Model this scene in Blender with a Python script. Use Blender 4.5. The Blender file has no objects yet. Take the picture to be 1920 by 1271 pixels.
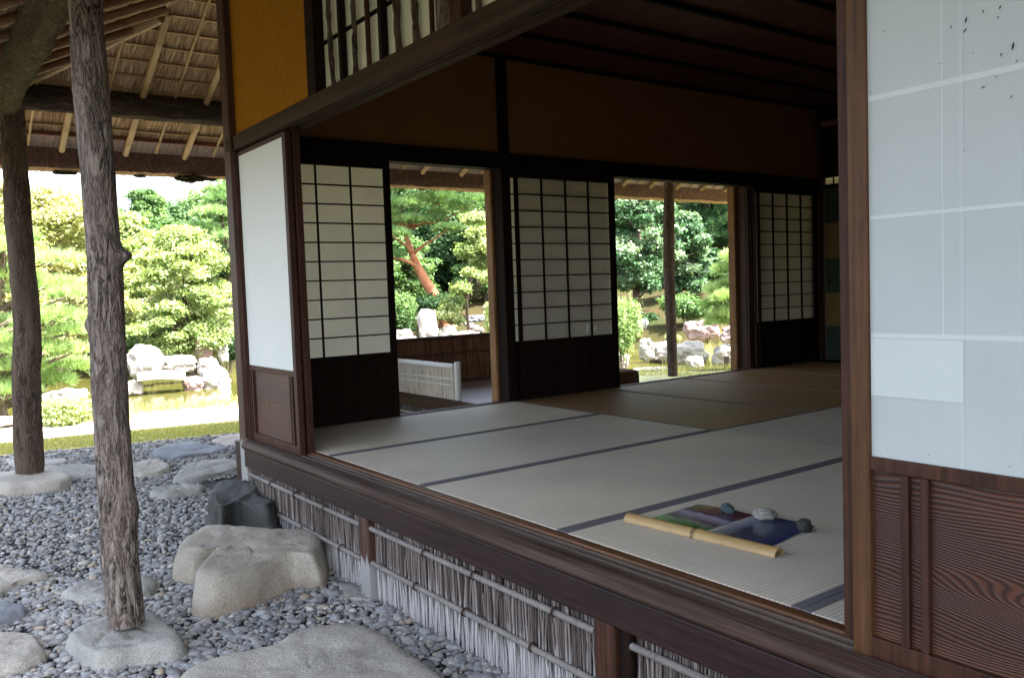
import bpy, bmesh, math, random
import numpy as np
from mathutils import Vector, Matrix, noise as mn
random.seed(7); rng = np.random.default_rng(7)
R = math.radians
sc = bpy.context.scene
COL = sc.collection

# ---------------------------------------------------------------- camera
CAM = Vector((-1.82608748, -4.57838263, 0.84053823))
FPX = 1582.1687559
YAW, PIT, ROL = R(36.25163548), R(-3.32462453), R(-2.05162866)
fw = Vector((math.sin(YAW)*math.cos(PIT), math.cos(YAW)*math.cos(PIT), math.sin(PIT)))
r0 = Vector((math.cos(YAW), -math.sin(YAW), 0)); u0 = r0.cross(fw)
rt = r0*math.cos(ROL)+u0*math.sin(ROL); up = -r0*math.sin(ROL)+u0*math.cos(ROL)
cd = bpy.data.cameras.new('camera'); cam = bpy.data.objects.new('camera', cd); COL.objects.link(cam)
M = Matrix((rt, up, -fw)).transposed().to_4x4(); M.translation = CAM
cam.matrix_world = M
cd.sensor_width = 36; cd.lens = FPX/1920*36; cd.clip_start = 0.05; cd.clip_end = 2000
sc.camera = cam

def ray(px, py):
    return fw+rt*((px-960)/FPX)-up*((py-635.5)/FPX)
def atz(px, py, z):
    d = ray(px, py); return CAM+d*((z-CAM.z)/d.z)
def aty(px, py, y):
    d = ray(px, py); return CAM+d*((y-CAM.y)/d.y)
def atx(px, py, x):
    d = ray(px, py); return CAM+d*((x-CAM.x)/d.x)
def atd(px, py, dist):
    d = ray(px, py); h = math.hypot(d.x, d.y); return CAM+d*(dist/h)
def depth(p):
    return (p-CAM).dot(fw)

# ---------------------------------------------------------------- world, sun, exposure
SUN_EL, SUN_AZ = R(58), R(148)          # azimuth measured from +Y towards +X
sd = Vector((math.sin(SUN_AZ)*math.cos(SUN_EL), math.cos(SUN_AZ)*math.cos(SUN_EL), math.sin(SUN_EL)))
w = bpy.data.worlds.new("World"); sc.world = w; w.use_nodes = True
nt = w.node_tree; bg = nt.nodes['Background']
sky = nt.nodes.new('ShaderNodeTexSky'); sky.sky_type = 'NISHITA'; sky.sun_disc = False
sky.sun_elevation = SUN_EL; sky.sun_rotation = SUN_AZ; sky.dust_density = 4.0; sky.air_density = 1.0
hs = nt.nodes.new('ShaderNodeHueSaturation'); hs.inputs['Saturation'].default_value = 0.6
nt.links.new(sky.outputs[0], hs.inputs['Color']); nt.links.new(hs.outputs[0], bg.inputs[0]); bg.inputs[1].default_value = 0.15
sl = bpy.data.lights.new('sun', 'SUN'); so = bpy.data.objects.new('sun', sl); COL.objects.link(so)
sl.energy = 4.6; sl.angle = R(0.5); sl.color = (1, 0.95, 0.87)
so.rotation_euler = (-sd).to_track_quat('-Z', 'Y').to_euler(); so.location = (0, 0, 30)
vs = sc.view_settings
vs.view_transform = 'Standard'; vs.look = 'None'; vs.gamma = 1; vs.exposure = 2.9
cy = sc.cycles
cy.max_bounces = 8; cy.diffuse_bounces = 5; cy.glossy_bounces = 3; cy.transmission_bounces = 4
cy.transparent_max_bounces = 6; cy.use_denoising = True; cy.sample_clamp_indirect = 6
try: cy.denoiser = 'OPENIMAGEDENOISE'
except Exception: pass

# ---------------------------------------------------------------- node helpers
class NT:
    def __init__(s, name, rough=0.8, spec=0.3):
        s.m = bpy.data.materials.new(name); s.m.use_nodes = True
        s.t = s.m.node_tree; s.b = s.t.nodes['Principled BSDF']
        s.b.inputs['Roughness'].default_value = rough
        s.b.inputs['Specular IOR Level'].default_value = spec
    def n(s, typ, **k):
        x = s.t.nodes.new('ShaderNode'+typ)
        for a, v in k.items():
            if a.startswith('i_'):
                key = a[2:]; key = int(key) if key.isdigit() else key.replace('_', ' ')
                s.set(x.inputs[key], v)
            else: setattr(x, a, v)
        return x
    def set(s, sock, v):
        if isinstance(v, bpy.types.NodeSocket): s.t.links.new(v, sock)
        elif isinstance(v, bpy.types.Node): s.t.links.new(v.outputs[0], sock)
        else:
            if isinstance(v, tuple) and len(v) == 3 and sock.type == 'RGBA': v = (*v, 1)
            sock.default_value = v
    def pos(s, scale=(1, 1, 1)):
        c = s.n('TexCoord'); mp = s.n('Mapping'); s.t.links.new(c.outputs['Object'], mp.inputs[0])
        mp.inputs['Scale'].default_value = scale; return mp.outputs[0]
    def noise(s, scale, vec=None, detail=4, rough=0.55, dist=0):
        x = s.n('TexNoise'); x.inputs['Scale'].default_value = scale; x.inputs['Detail'].default_value = detail
        x.inputs['Roughness'].default_value = rough; x.inputs['Distortion'].default_value = dist
        s.t.links.new(vec if vec is not None else s.pos(), x.inputs['Vector']); return x.outputs['Fac']
    def math(s, op, a, b=0.0, c=None, clamp=False):
        x = s.n('Math', operation=op); x.use_clamp = clamp; s.set(x.inputs[0], a); s.set(x.inputs[1], b)
        if c is not None: s.set(x.inputs[2], c)
        return x.outputs[0]
    def ramp(s, fac, stops):
        x = s.n('ValToRGB'); s.set(x.inputs[0], fac); e = x.color_ramp.elements
        while len(e) < len(stops): e.new(0.5)
        for i, (p, c) in enumerate(stops):
            e[i].position = p
            e[i].color = (*c, 1) if isinstance(c, tuple) else (c, c, c, 1)
        return x.outputs[0]
    def mix(s, fac, a, b, mode='MIX'):
        x = s.n('Mix', data_type='RGBA', blend_type=mode)
        s.set(x.inputs[0], fac); s.set(x.inputs[6], a); s.set(x.inputs[7], b); return x.outputs[2]
    def xyz(s, vec=None):
        x = s.n('SeparateXYZ'); s.t.links.new(vec if vec is not None else s.pos(), x.inputs[0]); return x.outputs
    def attr(s, name='rnd'):
        return s.n('Attribute', attribute_name=name).outputs['Fac']
    def bump(s, h, strength=0.5, dist=0.01):
        x = s.n('Bump'); x.inputs['Strength'].default_value = strength; x.inputs['Distance'].default_value = dist
        s.set(x.inputs['Height'], h); s.t.links.new(x.outputs[0], s.b.inputs['Normal'])
    def col(s, c): s.set(s.b.inputs['Base Color'], c)

def wood(name, ax, c1, c2, rough=0.55, spec=0.35, grain=1.0, bump=0.3, weather=None):
    m = NT(name, rough, spec)
    if max(c2) < 0.14: c1 = (c1[0]*.84, c1[1]*.72, c1[2]*.66); c2 = (c2[0]*.84, c2[1]*.72, c2[2]*.66)
    k = 70*grain
    sc3 = {'x': (2.2, k, k), 'y': (k, 2.2, k), 'z': (k, k, 2.2)}[ax]
    g = m.noise(1, m.pos(sc3), 3, 0.6)
    lo = m.noise(1.0, m.pos(tuple(v*0.13 for v in sc3)), 3, 0.5)
    sp = m.noise(1.0, m.pos(tuple(14 if v < 3 else v*0.55 for v in sc3)), 4, 0.7); st = m.noise(5.0, None, 4, 0.65)
    f = m.math('ADD', m.math('ADD', m.math('MULTIPLY', g, 0.42), m.math('MULTIPLY', lo, 0.2)), m.math('ADD', m.math('MULTIPLY', sp, 0.23), m.math('MULTIPLY', st, 0.15)))
    c = m.ramp(f, [(0.38, c1), (0.61, c2)])
    if weather:
        ww = m.ramp(m.noise(3.0, m.pos(tuple(v*0.2 for v in sc3)), 5, 0.6), [(0.42, 0.0), (0.62, 1.0)])
        c = m.mix(m.math('MULTIPLY', ww, weather[1]), c, weather[0])
    m.col(c); m.bump(m.math('ADD', g, sp), bump, 0.0025)
    return m.m

MT = {}
MT['woodX'] = wood('dark_wood_x', 'x', (0.022, 0.010, 0.006), (0.065, 0.030, 0.019), 0.6, 0.25)
MT['woodY'] = wood('dark_wood_y', 'y', (0.022, 0.010, 0.006), (0.065, 0.030, 0.019), 0.6, 0.25)
MT['woodZ'] = wood('dark_wood_z', 'z', (0.022, 0.010, 0.006), (0.07, 0.031, 0.018), 0.6, 0.25)
MT['redZ'] = wood('red_brown_wood_z', 'z', (0.022, 0.009, 0.005), (0.085, 0.035, 0.020), 0.6, 0.25)
MT['blackX'] = wood('black_wood_x', 'x', (0.006, 0.004, 0.003), (0.016, 0.010, 0.008), 0.75, 0.1)
MT['blackY'] = wood('black_wood_y', 'y', (0.006, 0.004, 0.003), (0.016, 0.010, 0.008), 0.75, 0.1)
MT['blackZ'] = wood('black_wood_z', 'z', (0.007, 0.004, 0.003), (0.02, 0.011, 0.008), 0.75, 0.1)
MT['orangeZ'] = wood('amber_wood_z', 'z', (0.05, 0.024, 0.010), (0.135, 0.068, 0.030), 0.55, 0.25, 1.3)
MT['amber'] = wood('amber_post_lit_tone', 'z', (0.10, 0.045, 0.016), (0.30, 0.15, 0.055), 0.6, 0.25, 1.0)  # brighter wood tone with the daylight on the jamb posts put in
MT['orangeY'] = wood('amber_wood_y', 'y', (0.055, 0.022, 0.010), (0.15, 0.065, 0.030), 0.5, 0.3)
MT['ledge'] = wood('weathered_sill_wood', 'y', (0.018, 0.010, 0.008), (0.06, 0.035, 0.027), 0.65, 0.2, 1.8, 0.8, ((0.13, 0.095, 0.075), 0.35))
MT['groove'] = wood('grey_track_wood', 'y', (0.05, 0.038, 0.03), (0.13, 0.105, 0.088), 0.6, 0.3, 1.0, 0.4)
MT['beam'] = wood('purple_brown_beam', 'y', (0.012, 0.006, 0.006), (0.036, 0.018, 0.017), 0.55, 0.25, 0.8, 0.3)
MT['veranda'] = wood('grey_veranda_boards', 'y', (0.16, 0.14, 0.15), (0.30, 0.27, 0.28), 0.45, 0.4)
MT['ceil'] = wood('dark_ceiling_boards', 'y', (0.05, 0.02, 0.012), (0.13, 0.052, 0.032), 0.6, 0.2)  # dark red-brown grain over all the boards
MT['rafdark'] = wood('brown_log_rafter', 'x', (0.12, 0.058, 0.028), (0.28, 0.15, 0.075), 0.6, 0.3, .5)
MT['brownY'] = wood('mid_brown_wood_y', 'y', (0.022, 0.013, 0.007), (0.056, 0.034, 0.019), 0.7, 0.15)

def board_mat():
    m = NT('figured_cedar_board', 0.5, 0.35)
    o = m.xyz()
    hill = m.noise(1.0, m.pos((1, 1.2, 6.0)), 2, 0.4)
    wob = m.noise(1.0, m.pos((1, 5, 60)), 2, 0.5)
    v = m.math('ADD', m.math('MULTIPLY', o[2], 820.0), m.math('MULTIPLY', hill, 120.0))
    v = m.math('ADD', v, m.math('MULTIPLY', wob, 2.5))
    def eye(y0, z0, wy, wz, A):
        a = m.math('DIVIDE', m.math('SUBTRACT', o[1], y0), wy); b = m.math('DIVIDE', m.math('SUBTRACT', o[2], z0), wz)
        return m.math('MULTIPLY', m.math('EXPONENT', m.math('MULTIPLY', m.math('ADD', m.math('MULTIPLY', a, a), m.math('MULTIPLY', b, b)), -1.0)), A)
    for e_ in ((-3.93, 0.19, 0.20, 0.04, 46.0), (0.12, 0.19, 0.16, 0.035, 46.0)): v = m.math('ADD', v, eye(*e_))
    s = m.math('ADD', m.math('MULTIPLY', m.math('SINE', v), 0.5), 0.5)
    s2 = m.math('POWER', s, 1.8)
    fine = m.noise(1.0, m.pos((40, 6, 500)), 2, 0.6)
    f = m.math('ADD', m.math('MULTIPLY', s2, 0.75), m.math('MULTIPLY', fine, 0.3))
    big = m.noise(1.0, m.pos((1, 1.5, 5)), 2)
    c = m.ramp(f, [(0.1, (0.085, 0.033, 0.019)), (0.5, (0.054, 0.021, 0.012)), (0.95, (0.02, 0.008, 0.006))])
    c2 = m.ramp(big, [(0.4, (0.8, 0.78, 0.8)), (0.62, (1.35, 1.1, 0.9))])
    m.col(m.mix(1.0, c, c2, 'MULTIPLY')); m.bump(s, 0.35, 0.003); return m.m
MT['board'] = board_mat()

def paper_mat(name, c, trans=0.5, blotch=0.05):
    m = NT(name, 0.9, 0.1)
    n1 = m.noise(6, None, 5, 0.6); n2 = m.noise(1.0, m.pos((900, 900, 60)), 2)
    f = m.math('ADD', m.math('MULTIPLY', n1, 0.7), m.math('MULTIPLY', n2, 0.3))
    cc = m.ramp(f, [(0.3, tuple(x*(1-blotch*1.6) for x in c)), (0.7, c)])
    m.col(cc)
    tr = m.n('BsdfTranslucent'); m.set(tr.inputs[0], m.mix(1.0, cc, (0.97, 0.96, 0.92, 1), 'MULTIPLY'))
    mx = m.n('MixShader'); mx.inputs[0].default_value = trans
    m.t.links.new(m.b.outputs[0], mx.inputs[1]); m.t.links.new(tr.outputs[0], mx.inputs[2])
    m.t.links.new(mx.outputs[0], m.t.nodes['Material Output'].inputs[0]); return m.m
MT['paper'] = paper_mat('shoji_paper', (0.82, 0.80, 0.755), 0.62, 0.08)
MT['paperin'] = paper_mat('old_shoji_paper', (0.60, 0.60, 0.48), 0.4, 0.08)
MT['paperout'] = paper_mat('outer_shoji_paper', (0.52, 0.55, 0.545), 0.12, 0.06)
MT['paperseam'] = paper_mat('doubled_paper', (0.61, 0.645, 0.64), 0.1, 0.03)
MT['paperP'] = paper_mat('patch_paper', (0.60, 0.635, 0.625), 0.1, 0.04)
MT['paperwin'] = paper_mat('window_paper', (0.84, 0.85, 0.70), 0.2, 0.06)
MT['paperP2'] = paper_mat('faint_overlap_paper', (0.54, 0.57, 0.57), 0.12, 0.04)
MT['paperL'] = paper_mat('fresh_white_paper', (0.76, 0.77, 0.73), 0.15, 0.03)

def simple(name, c, rough=0.8, spec=0.3, ns=8, amp=0.25, bump=0.2, bd=0.004, det=6):
    m = NT(name, rough, spec); f = m.noise(ns, None, det, 0.6)
    m.col(m.ramp(f, [(0.3, tuple(x*(1-amp) for x in c)), (0.7, tuple(min(1, x*(1+amp)) for x in c))]))
    if bump: m.bump(m.noise(ns*12, None, 4, 0.7), bump, bd)
    return m.m
MT['ochre'] = simple('ochre_clay_plaster', (0.31, 0.125, 0.006), 0.9, 0.1, 22, 0.14, 0.6, 0.004)
MT['brownclay'] = simple('brown_clay_plaster', (0.20, 0.095, 0.034), 0.9, 0.1, 3, 0.08, 0.2, 0.002)
MT['inner_dark'] = simple('near_black', (0.012, 0.008, 0.006), 0.9, 0.1)  # one near-black for inner faces, door pulls and twig backing

def tatami_mat(name, ax, c):
    m = NT(name, 0.52, 0.4); o = m.xyz()
    u = o[1] if ax == 'x' else o[0]
    s = m.math('SINE', m.math('MULTIPLY', u, 2*math.pi/0.0155))
    sc3 = (1.2, 260, 1) if ax == 'x' else (260, 1.2, 1)
    sc4 = (420, 14, 1) if ax == 'x' else (14, 420, 1)
    n = m.noise(1, m.pos(sc3), 3, 0.7); n2 = m.noise(1, m.pos(sc4), 3, 0.7); n3 = m.noise(2.2, None, 3)
    f = m.math('ADD', m.math('ADD', m.math('MULTIPLY', n, 0.25), m.math('MULTIPLY', n2, 0.4)), m.math('MULTIPLY', n3, 0.35))
    cc = m.ramp(f, [(0.3, tuple(x*0.82 for x in c)), (0.7, tuple(x*1.12 for x in c))])
    dk = m.ramp(m.math('ADD', m.math('MULTIPLY', s, 0.5), 0.5), [(0.0, 0.72), (0.4, 1.0)])
    oi = m.n('ObjectInfo').outputs['Random']
    cc = m.mix(1.0, cc, m.ramp(oi, [(0.0, (0.9, 0.9, 0.92)), (1.0, (1.08, 1.06, 1.0))]), 'MULTIPLY')
    wear = m.ramp(m.noise(0.9, None, 5, 0.65, 0.5), [(0.35, (0.92, 0.92, 0.94)), (0.62, (1.05, 1.03, 0.99))]); cc = m.mix(1.0, cc, wear, 'MULTIPLY')
    m.col(m.mix(1.0, cc, dk, 'MULTIPLY'))
    m.bump(m.math('ADD', m.math('MULTIPLY', s, 0.6), n2), 0.6, 0.002)
    return m.m
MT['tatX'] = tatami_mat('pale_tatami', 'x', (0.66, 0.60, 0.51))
MT['tatY'] = tatami_mat('dull_sheen_tatami', 'y', (0.33, 0.195, 0.085))  # brown tone stands in for the duller sheen of the turned weave
def cloth():
    m = NT('grey_violet_cloth', 0.85, 0.2); n = m.noise(900, None, 2)
    m.col(m.ramp(n, [(0.3, (0.09, 0.082, 0.088)), (0.7, (0.185, 0.17, 0.18))])); m.bump(n, 0.3, 0.001); return m.m
MT['cloth'] = cloth()
MT['cloth2'] = simple('pale_brown_cloth', (0.2, 0.165, 0.13), 0.85, 0.2, 300, 0.2, 0)

def bark(name, c0, c1, c2, s=26, bd=0.012, ax='z', k=0.22, fis=0.5):
    m = NT(name, 0.92, 0.12)
    def sc(q, st=k): return tuple(q*(st if a == ax else 1) for a in 'xyz')
    n1 = m.noise(1, m.pos(sc(s)), 4, 0.6, 0.9); n2 = m.noise(1, m.pos(sc(s*2.6, k*1.4)), 3, 0.6, 0.5)
    n3 = m.noise(3, None, 3); n4 = m.noise(1, m.pos(sc(s*7, .5)), 3, 0.7)
    r1 = m.math('MULTIPLY', m.math('ABSOLUTE', m.math('SUBTRACT', n1, 0.5)), 7.0, clamp=True)
    r2 = m.math('MULTIPLY', m.math('ABSOLUTE', m.math('SUBTRACT', n2, 0.5)), 6.0, clamp=True)
    gate = m.ramp(m.noise(1, m.pos(sc(s*.6)), 2), [(0.42, 0.0), (0.55, 1.0)])
    r1 = m.math('MAXIMUM', r1, m.math('MULTIPLY', gate, fis))
    h = m.math('ADD', m.math('ADD', m.math('MULTIPLY', r1, 0.5), m.math('MULTIPLY', r2, 0.2)), m.math('MULTIPLY', n4, 0.3))
    c = m.ramp(h, [(0.18, c0), (0.42, c1), (0.85, c2)])
    c = m.mix(m.ramp(n3, [(0.42, 0.0), (0.7, 0.6)]), c, tuple(x*0.8 for x in c1))
    m.col(c); m.bump(h, 1.0, bd); return m.m
MT['bark'] = bark('rough_grey_bark', (0.02, 0.014, 0.013), (0.27, 0.215, 0.185), (0.44, 0.375, 0.33), 24, 0.035, 'z', 0.22, 0.25)
MT['bark2'] = bark('fine_brown_bark', (0.02, 0.015, 0.012), (0.125, 0.09, 0.068), (0.22, 0.17, 0.135), 34, 0.025)
MT['barkx'] = bark('dark_beam_bark', (0.012, 0.009, 0.006), (0.075, 0.055, 0.038), (0.15, 0.115, 0.08), 30, 0.03, 'x', .2)
MT['barkmoss'] = bark('mossy_log_bark', (0.025, 0.018, 0.008), (0.11, 0.08, 0.04), (0.32, 0.25, 0.13), 45, 0.05, 'x', 0.3, .2)
MT['barktree'] = bark('tree_bark', (0.03, 0.022, 0.018), (0.12, 0.09, 0.07), (0.22, 0.17, 0.14), 20, 0.01)
MT['barkpine'] = bark('orange_pine_bark', (0.12, 0.05, 0.03), (0.36, 0.15, 0.08), (0.5, 0.24, 0.13), 12, 0.01)

def stone_mat(name, c, speck=0.35, s=1.0, warm=None, rough=0.8, bd=0.006):
    m = NT(name, rough, 0.3)
    a = m.noise(3.5*s, None, 5, 0.6, 0.6); b = m.noise(260*s, None, 2, 0.6); g = m.noise(36*s, None, 6, 0.7)
    c0 = m.ramp(a, [(0.3, tuple(x*0.75 for x in c)), (0.7, tuple(min(0.8, x*1.2) for x in c))])
    sp = m.ramp(b, [(0.35, 1-speck), (0.65, 1+speck)])
    cc = m.mix(1.0, c0, sp, 'MULTIPLY')
    if warm:
        z = m.xyz()[2]
        zz = m.math('ADD', z, m.math('MULTIPLY', m.noise(5, None, 4), 0.22))
        cc = m.mix(m.ramp(m.math('SUBTRACT', 1.25, m.math('MULTIPLY', zz, 5.0)), [(0.0, 0.0), (0.6, 0.5)]), cc, warm)
    m.col(cc); m.bump(m.math('ADD', m.math('ADD', g, a), m.math('MULTIPLY', b, 0.3)), 1.0, bd*1.5); return m.m
MT['granite'] = stone_mat('pale_granite', (0.36, 0.33, 0.285))
MT['granwarm'] = stone_mat('brown_stained_granite', (0.35, 0.315, 0.26), warm=(0.26, 0.17, 0.08))
MT['greystone'] = stone_mat('grey_stone', (0.31, 0.30, 0.27))
MT['bluestone'] = stone_mat('blue_grey_slate', (0.175, 0.187, 0.205), 0.15)
MT['blackstone'] = stone_mat('black_rock', (0.055, 0.056, 0.052), 0.4, 1.0, None, 0.6, 0.01)
MT['palestone'] = stone_mat('sunlit_white_rock', (0.42, 0.385, 0.36), 0.2, 0.5, None, 0.9, 0.03)
MT['pinkstone'] = stone_mat('pinkish_rock', (0.36, 0.25, 0.24), 0.3, 0.5, None, 0.9, 0.03)
MT['greenstone'] = stone_mat('blue_green_pebble', (0.10, 0.15, 0.16), 0.5, 6)

def bamboo_mat(name, c, dark=0.75, rough=0.45):
    m = NT(name, rough, 0.45); n = m.noise(3, None, 3); n2 = m.noise(60, None, 3)
    f = m.math('ADD', m.math('MULTIPLY', n, 0.6), m.math('MULTIPLY', n2, 0.4))
    m.col(m.ramp(f, [(0.35, tuple(x*dark for x in c)), (0.65, c)])); return m.m
MT['bam'] = bamboo_mat('golden_bamboo', (0.44, 0.29, 0.125), 0.7)
MT['bamr'] = bamboo_mat('tan_bamboo_rafter', (0.44, 0.275, 0.11), 0.6, 0.5)
MT['bamw'] = bamboo_mat('weathered_grey_bamboo', (0.21, 0.188, 0.17), 0.55, 0.7)
MT['bampale'] = bamboo_mat('pale_dry_bamboo', (0.60, 0.58, 0.54), 0.85, 0.6)

def thatch(name, ax, ca, cb, k=160):
    m = NT(name, 0.95, 0.1)
    sc3 = {'x': (5, k, 9), 'y': (k, 5, 9), 'z': (k, k, 5)}[ax]
    n = m.noise(1, m.pos(sc3), 4, 0.75); n2 = m.noise(1, m.pos(tuple(v*0.25 for v in sc3)), 3, 0.6)
    f = m.math('ADD', m.math('MULTIPLY', n, 0.7), m.math('MULTIPLY', n2, 0.3))
    m.col(m.ramp(f, [(0.34, tuple(x*0.3 for x in ca)), (0.5, ca), (0.68, cb)])); m.bump(n, 0.9, 0.012); return m.m
MT['reedN'] = thatch('reed_thatch_north', 'y', (0.40, 0.25, 0.14), (0.74, 0.58, 0.38), 95)
MT['reedW'] = thatch('reed_thatch_west', 'x', (0.36, 0.23, 0.15), (0.68, 0.53, 0.38), 95)
MT['fringe'] = thatch('brown_thatch_fringe', 'z', (0.14, 0.08, 0.06), (0.30, 0.18, 0.14), 180)
MT['fringelo'] = simple('cut_thatch_end', (0.42, 0.27, 0.16), 0.95, 0.1, 60, 0.4, 0.6, 0.01)
MT['lilac'] = thatch('fine_lath_strip', 'y', (0.36, 0.27, 0.25), (0.55, 0.45, 0.42), 300)
MT['redplank'] = wood('red_eave_batten', 'x', (0.10, 0.03, 0.02), (0.2, 0.07, 0.045))
MT['moss'] = simple('dark_hanging_moss', (0.05, 0.045, 0.02), 1, 0.1, 30, 0.5, 0.5, 0.02)

def twig_mat():
    m = NT('brushwood', 0.85, 0.2); r = m.attr(); z = m.xyz()[2]
    n = m.noise(1, m.pos((60, 60, 8)), 3)
    base = m.ramp(r, [(0.0, (0.06, 0.046, 0.04)), (0.5, (0.16, 0.13, 0.118)), (1.0, (0.30, 0.26, 0.245))])
    lim = m.math('ADD', m.math('MULTIPLY', z, -7.0), m.math('MULTIPLY', m.math('ADD', n, r), 0.9))
    f = m.ramp(m.math('SUBTRACT', lim, 3.3), [(0.0, 0.0), (0.6, 0.85)])
    m.col(m.mix(f, base, (0.46, 0.44, 0.435))); return m.m
MT['twig'] = twig_mat()
def post_white(z0=-0.36, nm='post_with_white_foot'):
    m = NT(nm, 0.6, 0.3); z = m.xyz()[2]
    n = m.noise(1, m.pos((60, 60, 3)), 3, 0.6)
    base = m.ramp(m.noise(1, m.pos((70, 70, 2.2)), 3), [(0.35, (0.03, 0.014, 0.009)), (0.65, (0.095, 0.045, 0.03))])
    f = m.ramp(m.math('ADD', m.math('MULTIPLY', z, -10.0), m.math('MULTIPLY', n, 5.0)), [(0.0, 0.0), (1.0, 1.0)])
    f = m.ramp(m.math('ADD', m.math('MULTIPLY', m.math('ADD', z, -z0), -9.0), m.math('MULTIPLY', n, 1.6)), [(0.8, 0.0), (1.0, 0.9)])
    m.col(m.mix(f, base, (0.30, 0.30, 0.285))); return m.m
MT['postw'] = post_white(); MT['postw2'] = post_white(-0.03, 'corner_post_white_foot')

def leafmat(name, stops, tr=0.45, rough=0.6):
    m = NT(name, rough, 0.25); c = m.ramp(m.attr(), stops); m.col(c)
    t = m.n('BsdfTranslucent'); m.set(t.inputs[0], m.mix(1.0, c, (1.1, 1.15, 0.5, 1), 'MULTIPLY'))
    mx = m.n('MixShader'); mx.inputs[0].default_value = tr
    m.t.links.new(m.b.outputs[0], mx.inputs[1]); m.t.links.new(t.outputs[0], mx.inputs[2])
    m.t.links.new(mx.outputs[0], m.t.nodes['Material Output'].inputs[0]); return m.m
MT['lf_maple'] = leafmat('yellow_green_leaves', [(0, (0.14, 0.21, 0.07)), (0.6, (0.33, 0.41, 0.18)), (1, (0.52, 0.55, 0.32))])
MT['lf_orange'] = leafmat('orange_tinted_leaves', [(0, (0.20, 0.25, 0.09)), (0.6, (0.42, 0.43, 0.22)), (1, (0.56, 0.45, 0.28))])
MT['lf_green'] = leafmat('mid_green_leaves', [(0, (0.05, 0.11, 0.035)), (0.6, (0.13, 0.23, 0.085)), (1, (0.26, 0.36, 0.17))])
MT['lf_dark'] = leafmat('dark_green_leaves', [(0, (0.015, 0.045, 0.015)), (0.7, (0.04, 0.095, 0.035)), (1, (0.09, 0.16, 0.06))], 0.25)
MT['lf_gloss'] = leafmat('green_leaves_pale_glints', [(0, (0.03, 0.08, 0.035)), (0.55, (0.08, 0.17, 0.075)), (1, (0.34, 0.44, 0.28))], 0.2, 0.3)  # palest stop paints the highlights of the glossy leaves
MT['lf_pine'] = leafmat('pine_needles', [(0, (0.08, 0.16, 0.06)), (0.6, (0.18, 0.30, 0.12)), (1, (0.34, 0.44, 0.22))], 0.35)
MT['lf_pinel'] = leafmat('pale_pine_needles', [(0, (0.16, 0.26, 0.09)), (0.6, (0.34, 0.47, 0.2)), (1, (0.55, 0.64, 0.36))], 0.35)
MT['grass'] = leafmat('grass_blades', [(0, (0.22, 0.23, 0.07)), (0.6, (0.40, 0.40, 0.15)), (1, (0.56, 0.52, 0.28))], 0.35)

def peb_mat():
    m = NT('river_pebbles', 0.75, 0.25)
    c = m.ramp(m.attr(), [(0.0, (0.15, 0.15, 0.15)), (0.3, (0.21, 0.21, 0.208)), (0.65, (0.28, 0.28, 0.28)), (0.88, (0.31, 0.295, 0.265)), (0.96, (0.33, 0.27, 0.20)), (1.0, (0.5, 0.49, 0.47))])
    n = m.ramp(m.noise(90, None, 3), [(0.3, 0.78), (0.7, 1.2)])
    m.col(m.mix(1.0, c, n, 'MULTIPLY')); return m.m
MT['peb'] = peb_mat()

def ground_mat():
    m = NT('shade_toned_earth_and_moss', 0.95, 0.1)
    n = m.noise(0.6, None, 5, 0.6); f = m.noise(14, None, 5, 0.7)
    a = m.ramp(n, [(0.35, (0.022, 0.028, 0.009)), (0.5, (0.036, 0.028, 0.012)), (0.65, (0.05, 0.03, 0.016))])  # earth and moss tones darkened to carry the shade under the trees
    m.col(m.mix(m.ramp(f, [(0.35, 0.0), (0.7, 0.6)]), a, (0.035, 0.045, 0.012))); m.bump(f, 0.8, 0.03); return m.m
MT['ground'] = ground_mat()
MT['sand'] = simple('pale_sand_path', (0.42, 0.38, 0.30), 0.95, 0.1, 20, 0.12, 0.3, 0.004)
MT['lawn'] = simple('mossy_lawn', (0.46, 0.42, 0.18), 0.95, 0.1, 9, 0.35, 0.8, 0.02)
MT['bank'] = simple('sunny_grass_bank', (0.40, 0.41, 0.22), 0.95, 0.1, 5, 0.3, 0.8, 0.03)
MT['gravelbase'] = simple('dark_grit', (0.06, 0.06, 0.062), 0.9, 0.2, 120, 0.4, 0.8, 0.01)  # plain dark grey bed under the pebbles
def water_mat():
    m = NT('olive_pond_water', 0.06, 0.5); m.col((0.075, 0.075, 0.018))
    m.bump(m.noise(5, m.pos((1, 1, 1)), 3), 0.12, 0.02); return m.m
MT['water'] = water_mat()
MT['white_rope'] = simple('dark_thin_rope', (0.10, 0.08, 0.06), 0.9, 0.1, 100, 0.2, 0)
MT['screen'] = thatch('brown_reed_screen', 'z', (0.10, 0.05, 0.026), (0.22, 0.12, 0.065), 110)
MT['slats'] = thatch('pale_split_bamboo', 'z', (0.46, 0.40, 0.31), (0.62, 0.56, 0.45), 130)
MT['brownbox'] = simple('brown_clay', (0.16, 0.085, 0.05), 0.8, 0.2, 8, 0.15, 0.3)

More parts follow.
